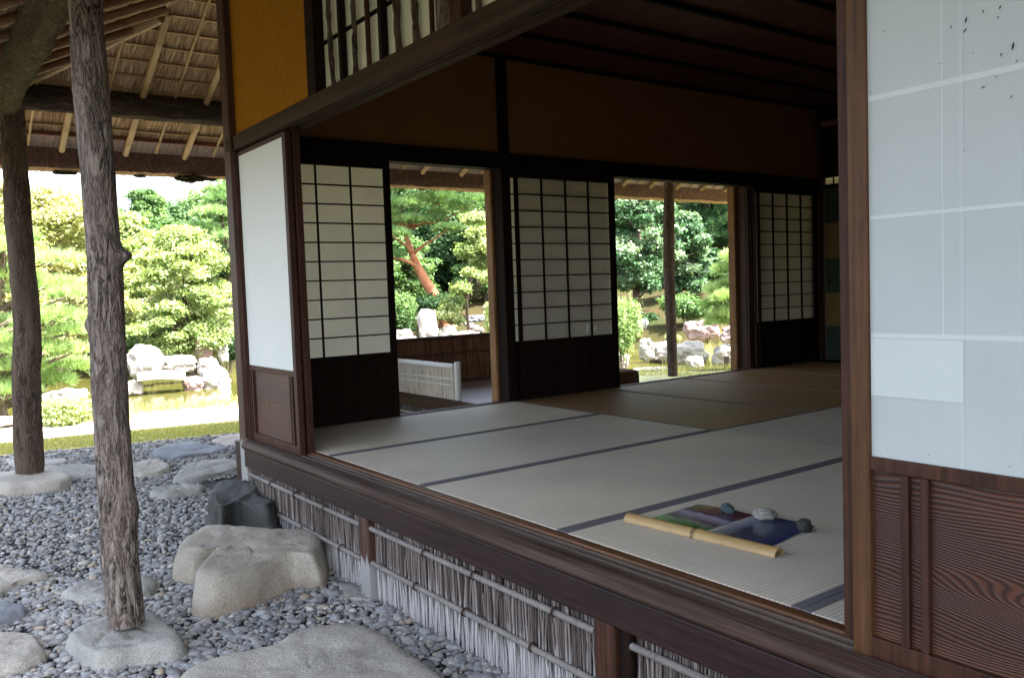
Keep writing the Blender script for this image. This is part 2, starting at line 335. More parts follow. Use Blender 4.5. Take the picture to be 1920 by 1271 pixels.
def fusuma_mat():
    m = NT('banded_teal_and_yellow_paper', 0.9, 0.1); z = m.xyz()[2]
    f = m.math('DIVIDE', z, 1.76)
    teal, yel = (0.06, 0.082, 0.062), (0.25, 0.175, 0.075)
    c = m.ramp(f, [(0, teal), (0.198, yel), (0.391, teal), (0.59, yel), (0.799, teal)])
    for nd in m.t.nodes:
        if nd.type == 'VALTORGB': nd.color_ramp.interpolation = 'CONSTANT'
    m.col(c); return m.m
MT['fusuma'] = fusuma_mat()
def photo_mat(name, kind):
    m = NT(name, 0.18, 0.5)
    v = m.pos((9, 9, 9)); n = m.noise(1.3, v, 5, 0.6, 1.2)
    if kind == 0:
        x = m.xyz()[0]
        g = m.math('ADD', m.math('MULTIPLY', m.math('SUBTRACT', x, 0.33), 4.0), m.math('MULTIPLY', n, 0.35))
        c = m.ramp(g, [(0.15, (0.02, 0.07, 0.035)), (0.3, (0.04, 0.19, 0.06)), (0.42, (0.16, 0.19, 0.2)), (0.55, (0.05, 0.035, 0.09)), (0.8, (0.33, 0.3, 0.42)), (0.9, (0.06, 0.04, 0.1)), (1.0, (0.09, 0.035, 0.05))])
    else:
        y = m.xyz()[1]
        g = m.math('ADD', m.math('MULTIPLY', m.math('SUBTRACT', -2.69, y), 3.6), m.math('MULTIPLY', n, 0.3))
        c = m.ramp(g, [(0.1, (0.33, 0.36, 0.45)), (0.3, (0.12, 0.15, 0.22)), (0.45, (0.035, 0.04, 0.09)), (0.7, (0.06, 0.075, 0.12)), (1.0, (0.03, 0.035, 0.12))])
    m.col(c); return m.m
MT['photo1'] = photo_mat('print_green_violet', 0); MT['photo2'] = photo_mat('print_blue', 1)

# ---------------------------------------------------------------- mesh helpers
def tag(o, label=None, cat=None, group=None, kind=None):
    if label: o['label'] = label
    if cat: o['category'] = cat
    if group: o['group'] = group
    if kind: o['kind'] = kind
    return o
def adopt(o, parent):
    if parent is not None:
        o.parent = parent
        root = parent
        off = Vector((0, 0, 0))
        while root is not None: off = off+root.location; root = root.parent
        o.matrix_parent_inverse = Matrix.Translation(-off) if parent.parent is None else Matrix.Identity(4)
        if parent.parent is not None: o.matrix_parent_inverse = Matrix.Identity(4)
    return o
def empty(name, loc=(0, 0, 0)):
    o = bpy.data.objects.new(name, None); COL.objects.link(o); o.location = loc; o.empty_display_size = 0.1; return o
def link(name, me, mat, parent=None):
    o = bpy.data.objects.new(name, me); COL.objects.link(o)
    if mat is not None: me.materials.append(MT[mat] if isinstance(mat, str) else mat)
    return adopt(o, parent)
def mk(name, V, F, mat, rnd=None, parent=None, smooth=False):
    V = np.asarray(V, np.float32); F = np.asarray(F, np.int32)
    me = bpy.data.meshes.new(name); k = F.shape[1]
    me.vertices.add(len(V)); me.vertices.foreach_set('co', V.ravel())
    me.loops.add(F.size); me.loops.foreach_set('vertex_index', F.ravel())
    me.polygons.add(len(F)); me.polygons.foreach_set('loop_start', np.arange(len(F), dtype=np.int32)*k)
    if smooth: me.polygons.foreach_set('use_smooth', np.ones(len(F), bool))
    if rnd is not None:
        a = me.attributes.new('rnd', 'FLOAT', 'POINT'); a.data.foreach_set('value', np.asarray(rnd, np.float32))
    me.update(calc_edges=True); me.validate()
    return link(name, me, mat, parent)

class MB:
    def __init__(s): s.v = []; s.f = []; s.r = []; s.rv = 0.5
    def add(s, vs, fs):
        b = len(s.v); s.v += [tuple(v) for v in vs]; s.f += [tuple(i+b for i in f) for f in fs]; s.r += [s.rv]*len(vs); return s
    def box(s, x0, x1, y0, y1, z0, z1, e=0.0):
        if x0 > x1: x0, x1 = x1, x0
        if y0 > y1: y0, y1 = y1, y0
        if z0 > z1: z0, z1 = z1, z0
        if e <= 0:
            vs = [(x, y, z) for x in (x0, x1) for y in (y0, y1) for z in (z0, z1)]
            return s.add(vs, [(0, 1, 3, 2), (4, 6, 7, 5), (0, 4, 5, 1), (2, 3, 7, 6), (0, 2, 6, 4), (1, 5, 7, 3)])
        bm = bmesh.new(); bmesh.ops.create_cube(bm, size=1)
        bmesh.ops.scale(bm, vec=(x1-x0, y1-y0, z1-z0), verts=bm.verts)
        bmesh.ops.translate(bm, vec=((x0+x1)/2, (y0+y1)/2, (z0+z1)/2), verts=bm.verts)
        bmesh.ops.bevel(bm, geom=bm.edges[:], offset=min(e, 0.3*min(x1-x0, y1-y0, z1-z0)), segments=2, profile=0.6, affect='EDGES')
        bm.verts.index_update()
        s.add([v.co[:] for v in bm.verts], [[v.index for v in f.verts] for f in bm.faces]); bm.free(); return s
    def tube(s, pts, rad, seg=8, cap=True, jit=0.0):
        pts = [Vector(p) for p in pts]; n = len(pts)
        rad = [rad]*n if isinstance(rad, (int, float)) else rad
        b = len(s.v); ref = None
        for i, p in enumerate(pts):
            t = (pts[min(i+1, n-1)]-pts[max(i-1, 0)]).normalized()
            if ref is None: ref = t.orthogonal().normalized()
            a = (ref-t*ref.dot(t)).normalized(); ref = a; c = t.cross(a)
            for j in range(seg):
                th = 2*math.pi*j/seg; rr = rad[i]*(1+(random.uniform(-jit, jit) if jit else 0))
                s.v.append(tuple(p+a*(math.cos(th)*rr)+c*(math.sin(th)*rr))); s.r.append(s.rv)
        for i in range(n-1):
            for j in range(seg):
                k = (j+1) % seg; s.f.append((b+i*seg+j, b+i*seg+k, b+(i+1)*seg+k, b+(i+1)*seg+j))
        if cap:
            s.f.append(tuple(b+j for j in range(seg))[::-1]); s.f.append(tuple(b+(n-1)*seg+j for j in range(seg)))
        return s
    def bamboo(s, a, b, r, node=0.22, seg=12, ring=1.14):
        a = Vector(a); b = Vector(b); L = (b-a).length; pts = []; rad = []
        d = random.uniform(0.02, node*0.8); cuts = []
        while d < L-0.02: cuts.append(d); d += node*random.uniform(0.85, 1.15)
        last = 0; pts.append(a); rad.append(r)
        for c in cuts:
            for o, k in ((-0.012, 1.0), (-0.003, ring), (0.0, 0.94), (0.003, ring*0.98), (0.012, 1.0)):
                q = c+o*(r/0.02)**0.5
                if q <= last or q >= L: continue
                pts.append(a+(b-a)*(q/L)); rad.append(r*k); last = q
        pts.append(b); rad.append(r*0.97); return s.tube(pts, rad, seg)
    def build(s, name, mat, parent=None, smooth=False, attr=False):
        me = bpy.data.meshes.new(name); me.from_pydata(s.v, [], s.f)
        if smooth:
            me.polygons.foreach_set('use_smooth', [len(f) <= 4 for f in s.f])
            try: me.set_sharp_from_angle(angle=R(50))
            except Exception: pass
        if attr:
            a = me.attributes.new('rnd', 'FLOAT', 'POINT'); a.data.foreach_set('value', np.asarray(s.r, np.float32))
        me.update(); return link(name, me, mat, parent)
def bx(name, mat, parent, *a, e=0.003):
    return MB().box(*a, e=e).build(name, mat, parent)

# ================================================================ GROUND
G = -0.545
C0 = Vector((CAM.x, CAM.y))
WATER = -0.75
def smooth01(t): t = min(1, max(0, t)); return t*t*(3-2*t)
def terrain(x, y):
    dx, dy = x-C0.x, y-C0.y; d = math.hypot(dx, dy); az = math.degrees(math.atan2(dx, dy))
    g = smooth01((az+40)/20)*smooth01((110-az)/20)      # pond and hill only to the north and east
    base = G-0.012
    n = mn.noise(Vector((x*0.25, y*0.25, 0)))
    near = 12.2+0.055*max(0, az-14)+0.5*n; far = 19.5+1.6*mn.noise(Vector((x*0.2, y*0.2, 5)))
    dip = smooth01((d-near)/1.2)*(1-smooth01((d-far)/1.2))
    hill = 0.0
    if d > far: hill = 0.13*(d-far)+0.05*max(0, d-28)
    hill = min(hill, 7)+0.25*n*smooth01((d-far)/4)
    far_flat = 1-smooth01((d-90)/60)
    return base+g*(-0.75*dip+hill*far_flat)
def build_ground():
    nr, na = 150, 160; V = []; F = []
    rr = [0.0]+[0.4*1.0476**i for i in range(nr)]
    for i, r in enumerate(rr):
        for j in range(na):
            a = 2*math.pi*j/na; x = C0.x+r*math.sin(a); y = C0.y+r*math.cos(a); V.append((x, y, terrain(x, y)))
    for i in range(len(rr)-1):
        for j in range(na):
            k = (j+1) % na; F.append((i*na+j, i*na+k, (i+1)*na+k, (i+1)*na+j))
    o = mk('ground', V, F, 'ground', smooth=True); tag(o, kind='structure')
build_ground()
def sheet(name, pts, z, mat, n=1):
    V = [(p[0], p[1], z) for p in pts]
    o = mk(name, V, [list(range(len(V)))], mat); return tag(o, kind='structure')
sheet('gravel_bed', [(-5, -9), (8.5, -9), (8.5, 2.4), (1.2, 4.15), (-1.1, 4.72), (-5, 5.6)], G-0.004, 'gravelbase')
sheet('lawn', [(-5, 5.55), (-1.1, 4.67), (1.2, 4.10), (8.5, 2.35), (9.5, 3.3), (1.6, 5.05), (-1.0, 5.55), (-5, 6.4)], G-0.001, 'lawn')
sheet('path', [(-6, 6.5), (-1.0, 5.45), (1.6, 4.95), (4.0, 4.35), (4.6, 5.4), (2.5, 6.2), (-0.6, 7.0), (-6, 8.2)], G+0.003-0.006, 'sand')
V_ = []; F_ = []; na_, nd_ = 60, 8
for i_ in range(na_+1):
    az_ = -30+110*i_/na_
    for j_ in range(nd_+1):
        d_ = 9.9+(12.0+0.055*max(0, az_-14)-9.9)*j_/nd_+(0.25*math.sin(az_*.35)+.15*math.sin(az_*1.1))*(j_/nd_); x_ = C0.x+d_*math.sin(R(az_)); y_ = C0.y+d_*math.cos(R(az_))
        if j_ == 0: x_, y_ = C0.x+(9.9)*math.sin(R(az_)), C0.y+9.9*math.cos(R(az_))
        V_.append((x_, y_, terrain(x_, y_)+.005))
for i_ in range(na_):
    for j_ in range(nd_): q_ = i_*(nd_+1)+j_; F_.append((q_, q_+1, q_+nd_+2, q_+nd_+1))
tag(mk('grass_bank', V_, [f[::-1] for f in F_], 'bank', smooth=True), kind='structure')
wl = [(C0.x+24*math.sin(a), C0.y+24*math.cos(a)) for a in [R(-45+160*i/24) for i in range(25)]]
wl += [(C0.x+10.5*math.sin(a), C0.y+10.5*math.cos(a)) for a in [R(115-160*i/24) for i in range(25)]]
tag(mk('pond_water', [(x, y, WATER) for x, y in wl], [[i, i+1, 48-i, 49-i] for i in range(24)], 'water'), kind='structure')

# pebbles
def ico(sub):
    bm = bmesh.new(); bmesh.ops.create_icosphere(bm, subdivisions=sub, radius=1); bm.verts.index_update()
    V = np.array([v.co[:] for v in bm.verts]); F = np.array([[v.index for v in f.verts] for f in bm.faces]); bm.free(); return V, F
def pebbles():
    VV = []; FF = []; RR = []; off = 0
    for (x0, x1, y0, y1, dens, sub) in ((-1.9, -0.02, -2.4, 0.2, 3000, 2), (-2.0, -0.02, 0.2, 2.0, 2400, 1), (-2.2, 2.2, 2.0, 4.7, 1700, 1)):
        n = int((x1-x0)*(y1-y0)*dens); bv, bf = ico(sub)
        x = rng.uniform(x0, x1, n); y = rng.uniform(y0, y1, n)
        keep = (y < 4.62-(x+1.1)*0.235) & ~((x > 0.0) & (y < 0.9))
        x = x[keep]; y = y[keep]; n = len(x)
        s = rng.lognormal(math.log(0.0118), 0.40, n).clip(0.006, 0.036)
        S = np.stack([s*rng.uniform(0.9, 1.5, n), s*rng.uniform(0.65, 1.0, n), s*rng.uniform(0.35, 0.65, n)], 1)
        warp = 1+0.16*rng.standard_normal((n, len(bv)))*(1 if sub == 1 else 0.5)
        P = bv[None]*S[:, None, :]*warp[:, :, None]
        ax = rng.uniform(-0.45, 0.45, n); az = rng.uniform(0, 6.28, n)
        c, q = np.cos(ax)[:, None], np.sin(ax)[:, None]
        Y = P[:, :, 1]*c-P[:, :, 2]*q; Z = P[:, :, 1]*q+P[:, :, 2]*c; X = P[:, :, 0]
        c, q = np.cos(az)[:, None], np.sin(az)[:, None]
        X2 = X*c-Y*q; Y2 = X*q+Y*c
        z = G+rng.uniform(0.0, 0.012, n)
        W = np.stack([X2+x[:, None], Y2+y[:, None], Z+z[:, None]], 2).reshape(-1, 3)
        VV.append(W); FF.append((bf[None]+(np.arange(n)*len(bv))[:, None, None]).reshape(-1, 3)+off); off += len(W)
        RR.append(np.repeat(rng.uniform(0, 1, n), len(bv)))
    o = mk('pebble_gravel', np.concatenate(VV), np.concatenate(FF), 'peb', np.concatenate(RR), smooth=True)
    tag(o, 'loose blue grey river pebbles spread under the eaves', 'gravel', kind='stuff')
pebbles()

# ================================================================ STONES
def cr(pts, n):
    """closed smooth resample"""
    P = [Vector(p) for p in pts]; m = len(P); out = []
    L = [(P[(i+1) % m]-P[i]).length for i in range(m)]; T = sum(L)
    for k in range(n):
        s = T*k/n; i = 0
        while s > L[i]: s -= L[i]; i += 1
        t = s/L[i]; p0, p1, p2, p3 = P[i-1], P[i], P[(i+1) % m], P[(i+2) % m]
        a = p1+(p2-p1)*t
        b = 0.5*((2*p1)+(p2-p0)*t+(2*p0-5*p1+4*p2-p3)*t*t+(3*p1-p0-3*p2+p3)*t*t*t)
        out.append(a*0.35+b*0.65)
    return out
def stone(name, outline, zt, zb, mat, label, cat='stone', group=None, spread=1.08, edge=0.03, rough=0.02, tilt=(0, 0), seed=0, top=None, N=72, fs=4.0, inset=0.9):
    """outline: world xy points of the top face"""
    P = cr([Vector((p[0], p[1], 0)) for p in outline], N)
    c = sum(P, Vector())/N
    R_ = sum((p-c).length for p in P)/N
    rings = [(q/16, 0) for q in range(14)]+[ (max(0.9, 1-edge*0.9/R_), -edge*0.10), (1-edge*0.25/R_, -edge*0.5), (1.0, -edge)]
    H = zt-zb-edge
    for k in range(1, 7):
        t = k/6; rings.append((1+(spread-1)*math.sin(t*math.pi/2), -edge-H*t))
    V = []
    for s, dz in rings:
        for p in P:
            q = c+(p-c)*s
            z = zt+dz+((q.x-c.x)*tilt[0]+(q.y-c.y)*tilt[1])*(1 if dz > -edge-H*0.5 else 0.3)
            v = Vector((q.x, q.y, z)); w = Vector((q.x*fs+seed*7.3, q.y*fs, z*fs))
            n1 = mn.noise(w); n2 = mn.noise(w*3.1); n3 = max(0, 1-abs(mn.noise(w*1.3+Vector((9, 9, 9))))*9); n4 = mn.noise(w*8)
            n5 = math.floor(mn.noise(w*0.8+Vector((3, 1, 7)))*4)/4
            k = (n1*0.8+n2*0.45-n3*0.35+n4*.14+n5*.7)*rough
            d = Vector((q.x-c.x, q.y-c.y, 0)); d = d.normalized() if d.length > 1e-6 else Vector()
            side = smooth01((s-0.8)/0.2)
            v += d*(k*side*1.2)+Vector((0, 0, k*(1-side*0.6)))
            V.append(v[:])
    F = []
    for i in range(len(rings)-1):
        for j in range(N):
            k = (j+1) % N; F.append((i*N+j, i*N+k, (i+1)*N+k, (i+1)*N+j))
    F = [f for f in F]
    # object origin at the base centre
    V = [(x-c.x, y-c.y, z-zb) for x, y, z in V]
    o = mk(name, V, F, mat, smooth=True); o.location = (c.x, c.y, zb)
    me = o.data; bm = bmesh.new(); bm.from_mesh(me); bmesh.ops.remove_doubles(bm, verts=bm.verts, dist=1e-5)
    bmesh.ops.recalc_face_normals(bm, faces=bm.faces); bm.to_mesh(me); bm.free()
    return tag(o, label, cat, group)
def pxo(pts, z): return [(atz(x, y, z).x, atz(x, y, z).y) for x, y in pts]
SG = 'stepping stones in the gravel'
zt = -0.36
stone('stepping_stone', pxo([(330, 1019), (386, 981), (490, 984), (596, 990), (604, 1012), (590, 1034), (545, 1033), (475, 1060), (405, 1078), (362, 1072), (385, 1040), (402, 1022), (365, 1028)], zt), zt, G-0.05, 'granwarm',
      'large thick brown stained step stone with a notch below the white panelled corner', 'stone', None, 1.09, 0.035, 0.015, seed=1, N=140)
stone('stepping_stone', pxo([(328, 1262), (350, 1238), (420, 1216), (505, 1200), (560, 1168), (640, 1156), (706, 1172), (762, 1206), (822, 1248), (870, 1300), (820, 1380), (500, 1420), (330, 1330)], -0.44), -0.44, G-0.05, 'granite',
      'large flat pale granite slab at the bottom edge of the photo', 'stone', None, 1.04, 0.04, 0.015, seed=2, N=110)
stone('stepping_stone', pxo([(392, 922), (425, 900), (470, 893), (512, 902), (522, 930), (500, 945), (440, 935), (405, 945)], -0.29), -0.29, G-0.05, 'blackstone',
      'blocky black rock under the corner post of the house', 'rock', None, 1.10, 0.07, 0.05, seed=3, N=90, fs=2.6)
zs = -0.50
S0 = [
 ([(-40, 1060), (55, 1061), (88, 1070), (40, 1086), (-10, 1106), (-60, 1100)], 'granite', 'grey stone with pointed right end, uppermost of the three cut by the left edge', zs),
 ([(-60, 1128), (30, 1127), (52, 1136), (38, 1148), (-10, 1160), (-60, 1155)], 'bluestone', 'bluish flat stone cut by the left edge between two paler ones', zs),
 ([(-60, 1180), (55, 1176), (84, 1212), (50, 1236), (-20, 1252), (-70, 1240)], 'granite', 'rough granite stepping stone in the bottom left corner of the photo', zs),
 ([(118, 1108), (150, 1092), (205, 1088), (262, 1076), (294, 1084), (282, 1102), (235, 1112), (160, 1118)], 'greystone', 'low grey stone half hidden behind the near bark post', zs),
 ([(70, 874), (130, 872), (230, 866), (262, 874), (230, 884), (140, 890), (90, 884)], 'greystone', 'long flat stone between the two bark posts', zs),
 ([(243, 868), (296, 860), (318, 868), (306, 880), (262, 886), (240, 882)], 'granite', 'flat stone just right of the near bark post, in the row before the lawn', zs),
 ([(326, 890), (352, 868), (412, 858), (452, 862), (456, 872), (395, 888), (340, 897)], 'greystone', 'broad pale flat stone beside the foot of the corner post', zs),
 ([(282, 922), (302, 910), (350, 904), (384, 909), (376, 917), (310, 927)], 'greystone', 'small flat grey stone left of the black rock', zs),
 ([(280, 850), (306, 834), (352, 826), (408, 834), (428, 838), (400, 846), (330, 856)], 'bluestone', 'flat blue grey slate stone nearest the lawn', G+0.03),
 ([(396, 824), (430, 814), (470, 812), (470, 828), (430, 832)], 'granite', 'small pale stone at the lawn edge left of the corner post', G+0.03),
 ([(10, 862), (60, 858), (80, 858), (125, 860), (100, 868), (40, 872)], 'greystone', 'pale flat stone behind the far bark post close to the lawn', G+0.03),
 ([(640, 1098), (690, 1086), (736, 1092), (740, 1108), (700, 1122), (655, 1120)], 'greystone', 'low dark stone under the short fence post', G+0.02),
]
for i, (o_, m_, l_, z_) in enumerate(S0):
    stone('stepping_stone', pxo(o_, z_), z_, G-0.05, m_, l_, 'stone', SG, 1.06, 0.022, 0.019, seed=10+i, fs=7)
stone('foundation_stone', pxo([(118, 1184), (150, 1160), (200, 1142), (292, 1140), (322, 1160), (345, 1192), (318, 1206), (255, 1212), (180, 1226), (135, 1208)], -0.465), -0.465, G-0.05, 'greystone',
      'rounded grey foundation stone under the near bark post', 'stone', None, 1.06, 0.05, 0.025, seed=30, N=100)
stone('foundation_stone', pxo([(-60, 905), (-30, 886), (60, 878), (118, 880), (134, 888), (110, 898), (20, 908)], -0.45), -0.45, G-0.05, 'granite',
      'flat grey foundation stone under the far bark post at the left edge', 'stone', None, 1.03, 0.03, 0.012, seed=31)
stone('foundation_stone', [(6.0, 2.8), (6.6, 2.7), (6.8, 3.1), (6.3, 3.4), (6.0, 3.2)], -0.42, G-0.05, 'greystone',
      'stone hidden at the foot of the slim pole seen through the right opening', 'stone', None, 1.03, 0.03, 0.012, seed=32)

# ================================================================ HOUSE
H = empty('tea_house', (0, 0, 0))
tag(H, 'open thatched tea house with paper doors, ochre clay wall and tatami room', 'house')
def P(name, mat, *a, e=0.003, parent=None): return bx(name, mat, parent or H, *a, e=e)
YB = 0.595
# --- wall A (west side, x about 0)
CPX0, CPX1, CPY0, CPY1 = -0.128, 0.0, 0.531, 0.645
P('corner_post', 'postw2', CPX0, CPX1, CPY0, CPY1, -0.40, 3.0, e=0.008)
# floor structure
sill = MB()
def prof_y(mb, prof, y0, y1, n=1):
    k = len(prof); b = len(mb.v)
    for i in range(n+1):
        y = y0+(y1-y0)*i/n
        for (x, z) in prof: mb.v.append((x, y, z)); mb.r.append(.5)
    for i in range(n):
        for j in range(k):
            q = (j+1) % k; mb.f.append((b+i*k+j, b+i*k+q, b+(i+1)*k+q, b+(i+1)*k+j))
    mb.f.append(tuple(b+j for j in range(k))); mb.f.append(tuple(b+n*k+j for j in range(k))[::-1])
    return mb
led = [(-0.135, -0.004), (-0.155, -0.007), (-0.172, -0.016), (-0.181, -0.03), (-0.180, -0.046), (-0.170, -0.056), (-0.135, -0.058)]
prof_y(MB(), led, -6.2, 0.455).build('sill_ledge', 'ledge', H, True)
trk = [(-0.045, -0.008), (-0.056, -0.008), (-0.058, -0.018), (-0.078, -0.018), (-0.080, -0.009), (-0.088, -0.009), (-0.090, -0.018), (-0.108, -0.018), (-0.110, -0.008), (-0.1345, -0.006), (-0.1345, -0.056), (-0.045, -0.056)]
prof_y(MB(), trk[::-1], -6.2, 0.530).build('sill_track', 'groove', H)
P('sill_inner_strip', 'orangeY', -0.0445, -0.004, -6.2, 0.530, -0.056, 0.0, e=0.004)
P('floor_beam', 'beam', -0.165, -0.03, -6.2, 0.46, -0.165, -0.0595, e=0.006)
P('floor_beam', 'beam', -0.10, -0.03, 0.70, 0.82, -0.30, -0.06)
P('floor', 'inner_dark', 0.0, 6.0, -6.2, 0.55, -0.16, -0.056, e=0)
# short posts of the skirt
def short_post(y0, y1, x0=-0.155, x1=-0.06, mat='postw'): return P('short_post', mat, x0, x1, y0, y1, G, -0.1655, e=0.006)
short_post(-1.14, -1.055); short_post(-2.76, -2.67, mat='redZ'); short_post(-4.3, -4.2)
short_post(-2.81, -2.765, -0.14, -0.07, mat='blackZ')  # black strip standing in for the shaded gap beside the post
# brushwood skirt
def skirt(y0, y1, rails=True):
    mb = MB(); L = abs(y1-y0); n = int(L/0.0048)
    for layer, (xo, dens) in enumerate(((-0.108, 0.85), (-0.119, 0.6), (-0.128, 0.35))):
        for i in range(int(n*dens)):
            y = random.uniform(y0, y1); x = xo+random.uniform(-0.006, 0.006)
            zt_ = -0.155+random.uniform(-0.012, 0.0) if random.random() < 0.8 else random.uniform(-0.28, -0.17); zb_ = G+random.choice((-.02, -.01, 0.0, 0.02, 0.045))+random.uniform(-0.01, 0.015)
            mb.rv = random.random()*(0.85 if layer else 0.6)
            lean = random.gauss(0, 0.010); k = 4; pts = []
            wob = random.gauss(0, 0.0035)
            for q in range(k+1):
                t = q/k; pts.append((x+math.sin(t*5+i)*0.003, y+lean*(t-0.5)+wob*math.sin(t*7+i*3), zt_+(zb_-zt_)*t))
            r = random.uniform(0.0016, 0.0044)
            mb.tube(pts, [r*random.uniform(0.8, 1.1) for _ in pts], 5, cap=False)
    s = mb.build('brushwood_skirt', 'twig', H, True, attr=True)
    P('skirt_shade_backing', 'inner_dark', -0.09, -0.085, y0, y1, G, -0.16, e=0)  # near-black sheet painted as the shade behind the twigs
    for z0, z1 in ((-0.212, -0.216), (-0.372, -0.378)):
        m2 = MB(); m2.bamboo((-0.141, y0-0.005, z0), (-0.141, y1+0.005, z1), 0.0115, 0.17, 10, 1.22)
        m2.build('bamboo_rail', 'bamw', s, True)
        yy = y0
        while (yy > y1+0.1):
            yy -= random.uniform(0.34, 0.5)
            if yy < y1: break
            m3 = MB()
            for q in range(1):
                a = [(-0.143+math.cos(t)*0.0165, yy+t*0.0006, z0+math.sin(t)*0.0165) for t in [2*math.pi*k/10 for k in range(31)]]
                m3.tube(a, 0.0018, 4, cap=False)
            m3.build('binding', 'woodX', s)
skirt(0.46, -1.045); skirt(-1.145, -2.665); skirt(-2.815, -4.19); skirt(-4.31, -6.1)
# --- kamoi (lintel) of wall A
kam = [(-0.125, 1.730), (-0.125, 1.812), (-0.03, 1.812), (0.03, 1.812), (0.03, 1.742), (-0.012, 1.742), (-0.014, 1.755), (-0.036, 1.755), (-0.038, 1.742), (-0.052, 1.742), (-0.054, 1.757), (-0.070, 1.757), (-0.072, 1.738), (-0.082, 1.738), (-0.084, 1.757), (-0.098, 1.757), (-0.100, 1.730)]
prof_y(MB(), kam, -6.2, 0.530).build('lintel', 'brownY', H)
P('lintel', 'brownY', -0.1365, -0.1285, 0.48, 0.585, 1.732, 1.81)
# upper wall A
P('ochre_wall', 'ochre', -0.085, -0.02, -0.60, 0.5305, 1.8125, 3.0, e=0)
P('window_post', 'blackZ', -0.105, -0.01, -0.70, -0.602, 1.8125, 3.0)
P('ochre_wall', 'ochre', -0.085, -0.02, -6.2, -3.2, 1.8125, 3.0, e=0)
P('window_post', 'blackZ', -0.12, -0.01, -3.2, -3.1, 1.8125, 3.0)
wn = MB(); wn.box(-0.05, -0.046, -3.1, -0.701, 1.813, 3.0)
win = wn.build('lattice_window', 'paperwin', H)
br = MB(); yb = -0.96
sq = [(-0.94, .026, 0), (-1.335, .03, 0), (-1.20, .016, 2), (-1.735, .014, 1), (-0.82, .0125, 3), (-1.06, .012, 4), (-1.465, .015, 3), (-1.60, .014, 4), (-2.06, .013, 3), (-2.25, .022, 0), (-2.42, .014, 3), (-2.6, .022, 0), (-2.75, .013, 4), (-2.95, .013, 1)]
for y, wd, kd in sq:
    mb = MB()
    if kd == 0: mb.box(-0.085, -0.055, y-wd/2, y+wd/2, 1.8127, 3.0, e=0.002); mt = 'blackZ'
    elif kd in (1, 2): mb.bamboo((-0.07, y, 1.8127), (-0.07, y, 3.0), wd*0.75, 0.2); mt = 'redZ'
    else:
        pts = []; z = 1.8127; q = 0
        while z < 3.0: pts.append((-0.07+random.uniform(-.002, .002), y+0.010*math.sin(z*7+y*9)+random.uniform(-.0025, .0025), z)); z += 0.035
        mb.tube(pts, [wd*random.uniform(0.8, 1.15) for _ in pts], 9, jit=0.05); mt = 'bark2'
    mb.build('window_bar', mt, win, True)
mb = MB(); mb.box(-0.054, -0.0502, -3.1, -0.701, 2.055, 2.075); mb.build('window_rail', 'blackY', win)
mb = MB(); pts = [(-0.08, -1.865, 1.8127), (-0.08, -1.86, 2.2), (-0.08, -1.87, 3.0)]
mb.tube(pts, [.045, .043, .04], 16); mb.build('log_post', 'barktree', H, True)
P('window_post', 'woodZ', -0.10, -0.052, -1.985, -1.915, 1.8127, 3.0)

# --- outer shoji panels of wall A
def outer_door(y0, y1, paper, seams=False, strips=((0.07, 0.115), ), edge_right=True):
    """y1<y0; seen from the west, x=-0.08 face"""
    xf = -0.093
    fr = MB()
    st = 0.045
    fr.box(xf, -0.06, y0-0.018, y0, -0.0175, 1.7215, e=0.003); fr.box(xf, -0.06, y1, y1+st, -0.0175, 1.7215, e=0.003)
    fr.box(xf+0.002, -0.062, y1+st+.0005, y0-0.0185, 1.7, 1.7215); fr.box(xf+0.001, -0.061, y1+st+.0005, y0-0.0185, 0.412, 0.442, e=.002)
    fr.box(xf+0.002, -0.062, y1+st+.0005, y0-0.0185, -0.0175, 0.032, e=.002)
    f = fr.build('sliding_door', 'redZ', H)
    MB().box(-0.084, -0.0825, y1+st+0.0008, y0-0.0188, 0.4425, 1.6995).build('paper', paper, f)
    lat = MB()
    for k in range(1, 10): lat.box(-0.0815, -0.066, y1+st+.001, y0-0.019, 0.442+k*0.1258-.004, 0.442+k*0.1258+.004)
    for k in range(1, 4): yy = y1+st+(y0-y1-st)*k/4; lat.box(-0.0815, -0.066, yy-.004, yy+.004, 0.443, 1.699)
    lat.build('lattice', 'blackY', f)
    MB().box(-0.080, -0.072, y1+st+.0006, y0-0.0186, 0.0325, 0.4115).build('lower_board', 'board', f)
    return f
left = outer_door(0.5305, -0.245, 'paperL')
def strips(f, ys, w=0.016):
    for y in ys:
        MB().box(-0.094, -0.0805, y-w/2, y+w/2, 0.0335, 0.4113, e=0.002).build('upright_strip', 'woodZ', f)
strips(left, (0.487, 0.452, -0.135, -0.165), 0.018)
near = outer_door(-3.545+0.045, -4.45, 'paperout')
# near door: stile on the camera's left
MB().box(-0.0945, -0.059, -3.5445, -3.4995, -0.0175, 1.7214, e=0.004).build('stile', 'orangeZ', near).location = (0, 0, 0)
near2 = near
strips(near, (-3.6235, -3.667, -4.25, -4.29), 0.017)
# inner sliding doors behind the outer ones
def inner_door(y0, y1):
    fr = MB(); fr.box(-0.050, -0.014, y1, y1+0.035, -0.0175, 1.7415, e=.003); fr.box(-0.050, -0.014, y0-.035, y0, -0.0175, 1.7415)
    fr.box(-0.049, -0.015, y1+.036, y0-.036, 1.69, 1.741); fr.box(-0.049, -0.015, y1+.036, y0-.036, -.0175, 0.42)
    f = fr.build('sliding_door', 'redZ', H)
    MB().box(-0.045, -0.0435, y1+.0355, y0-.0355, 0.421, 1.689).build('paper', 'paperin', f)
inner_door(0.5305, -0.258); inner_door(-3.45, -4.4)
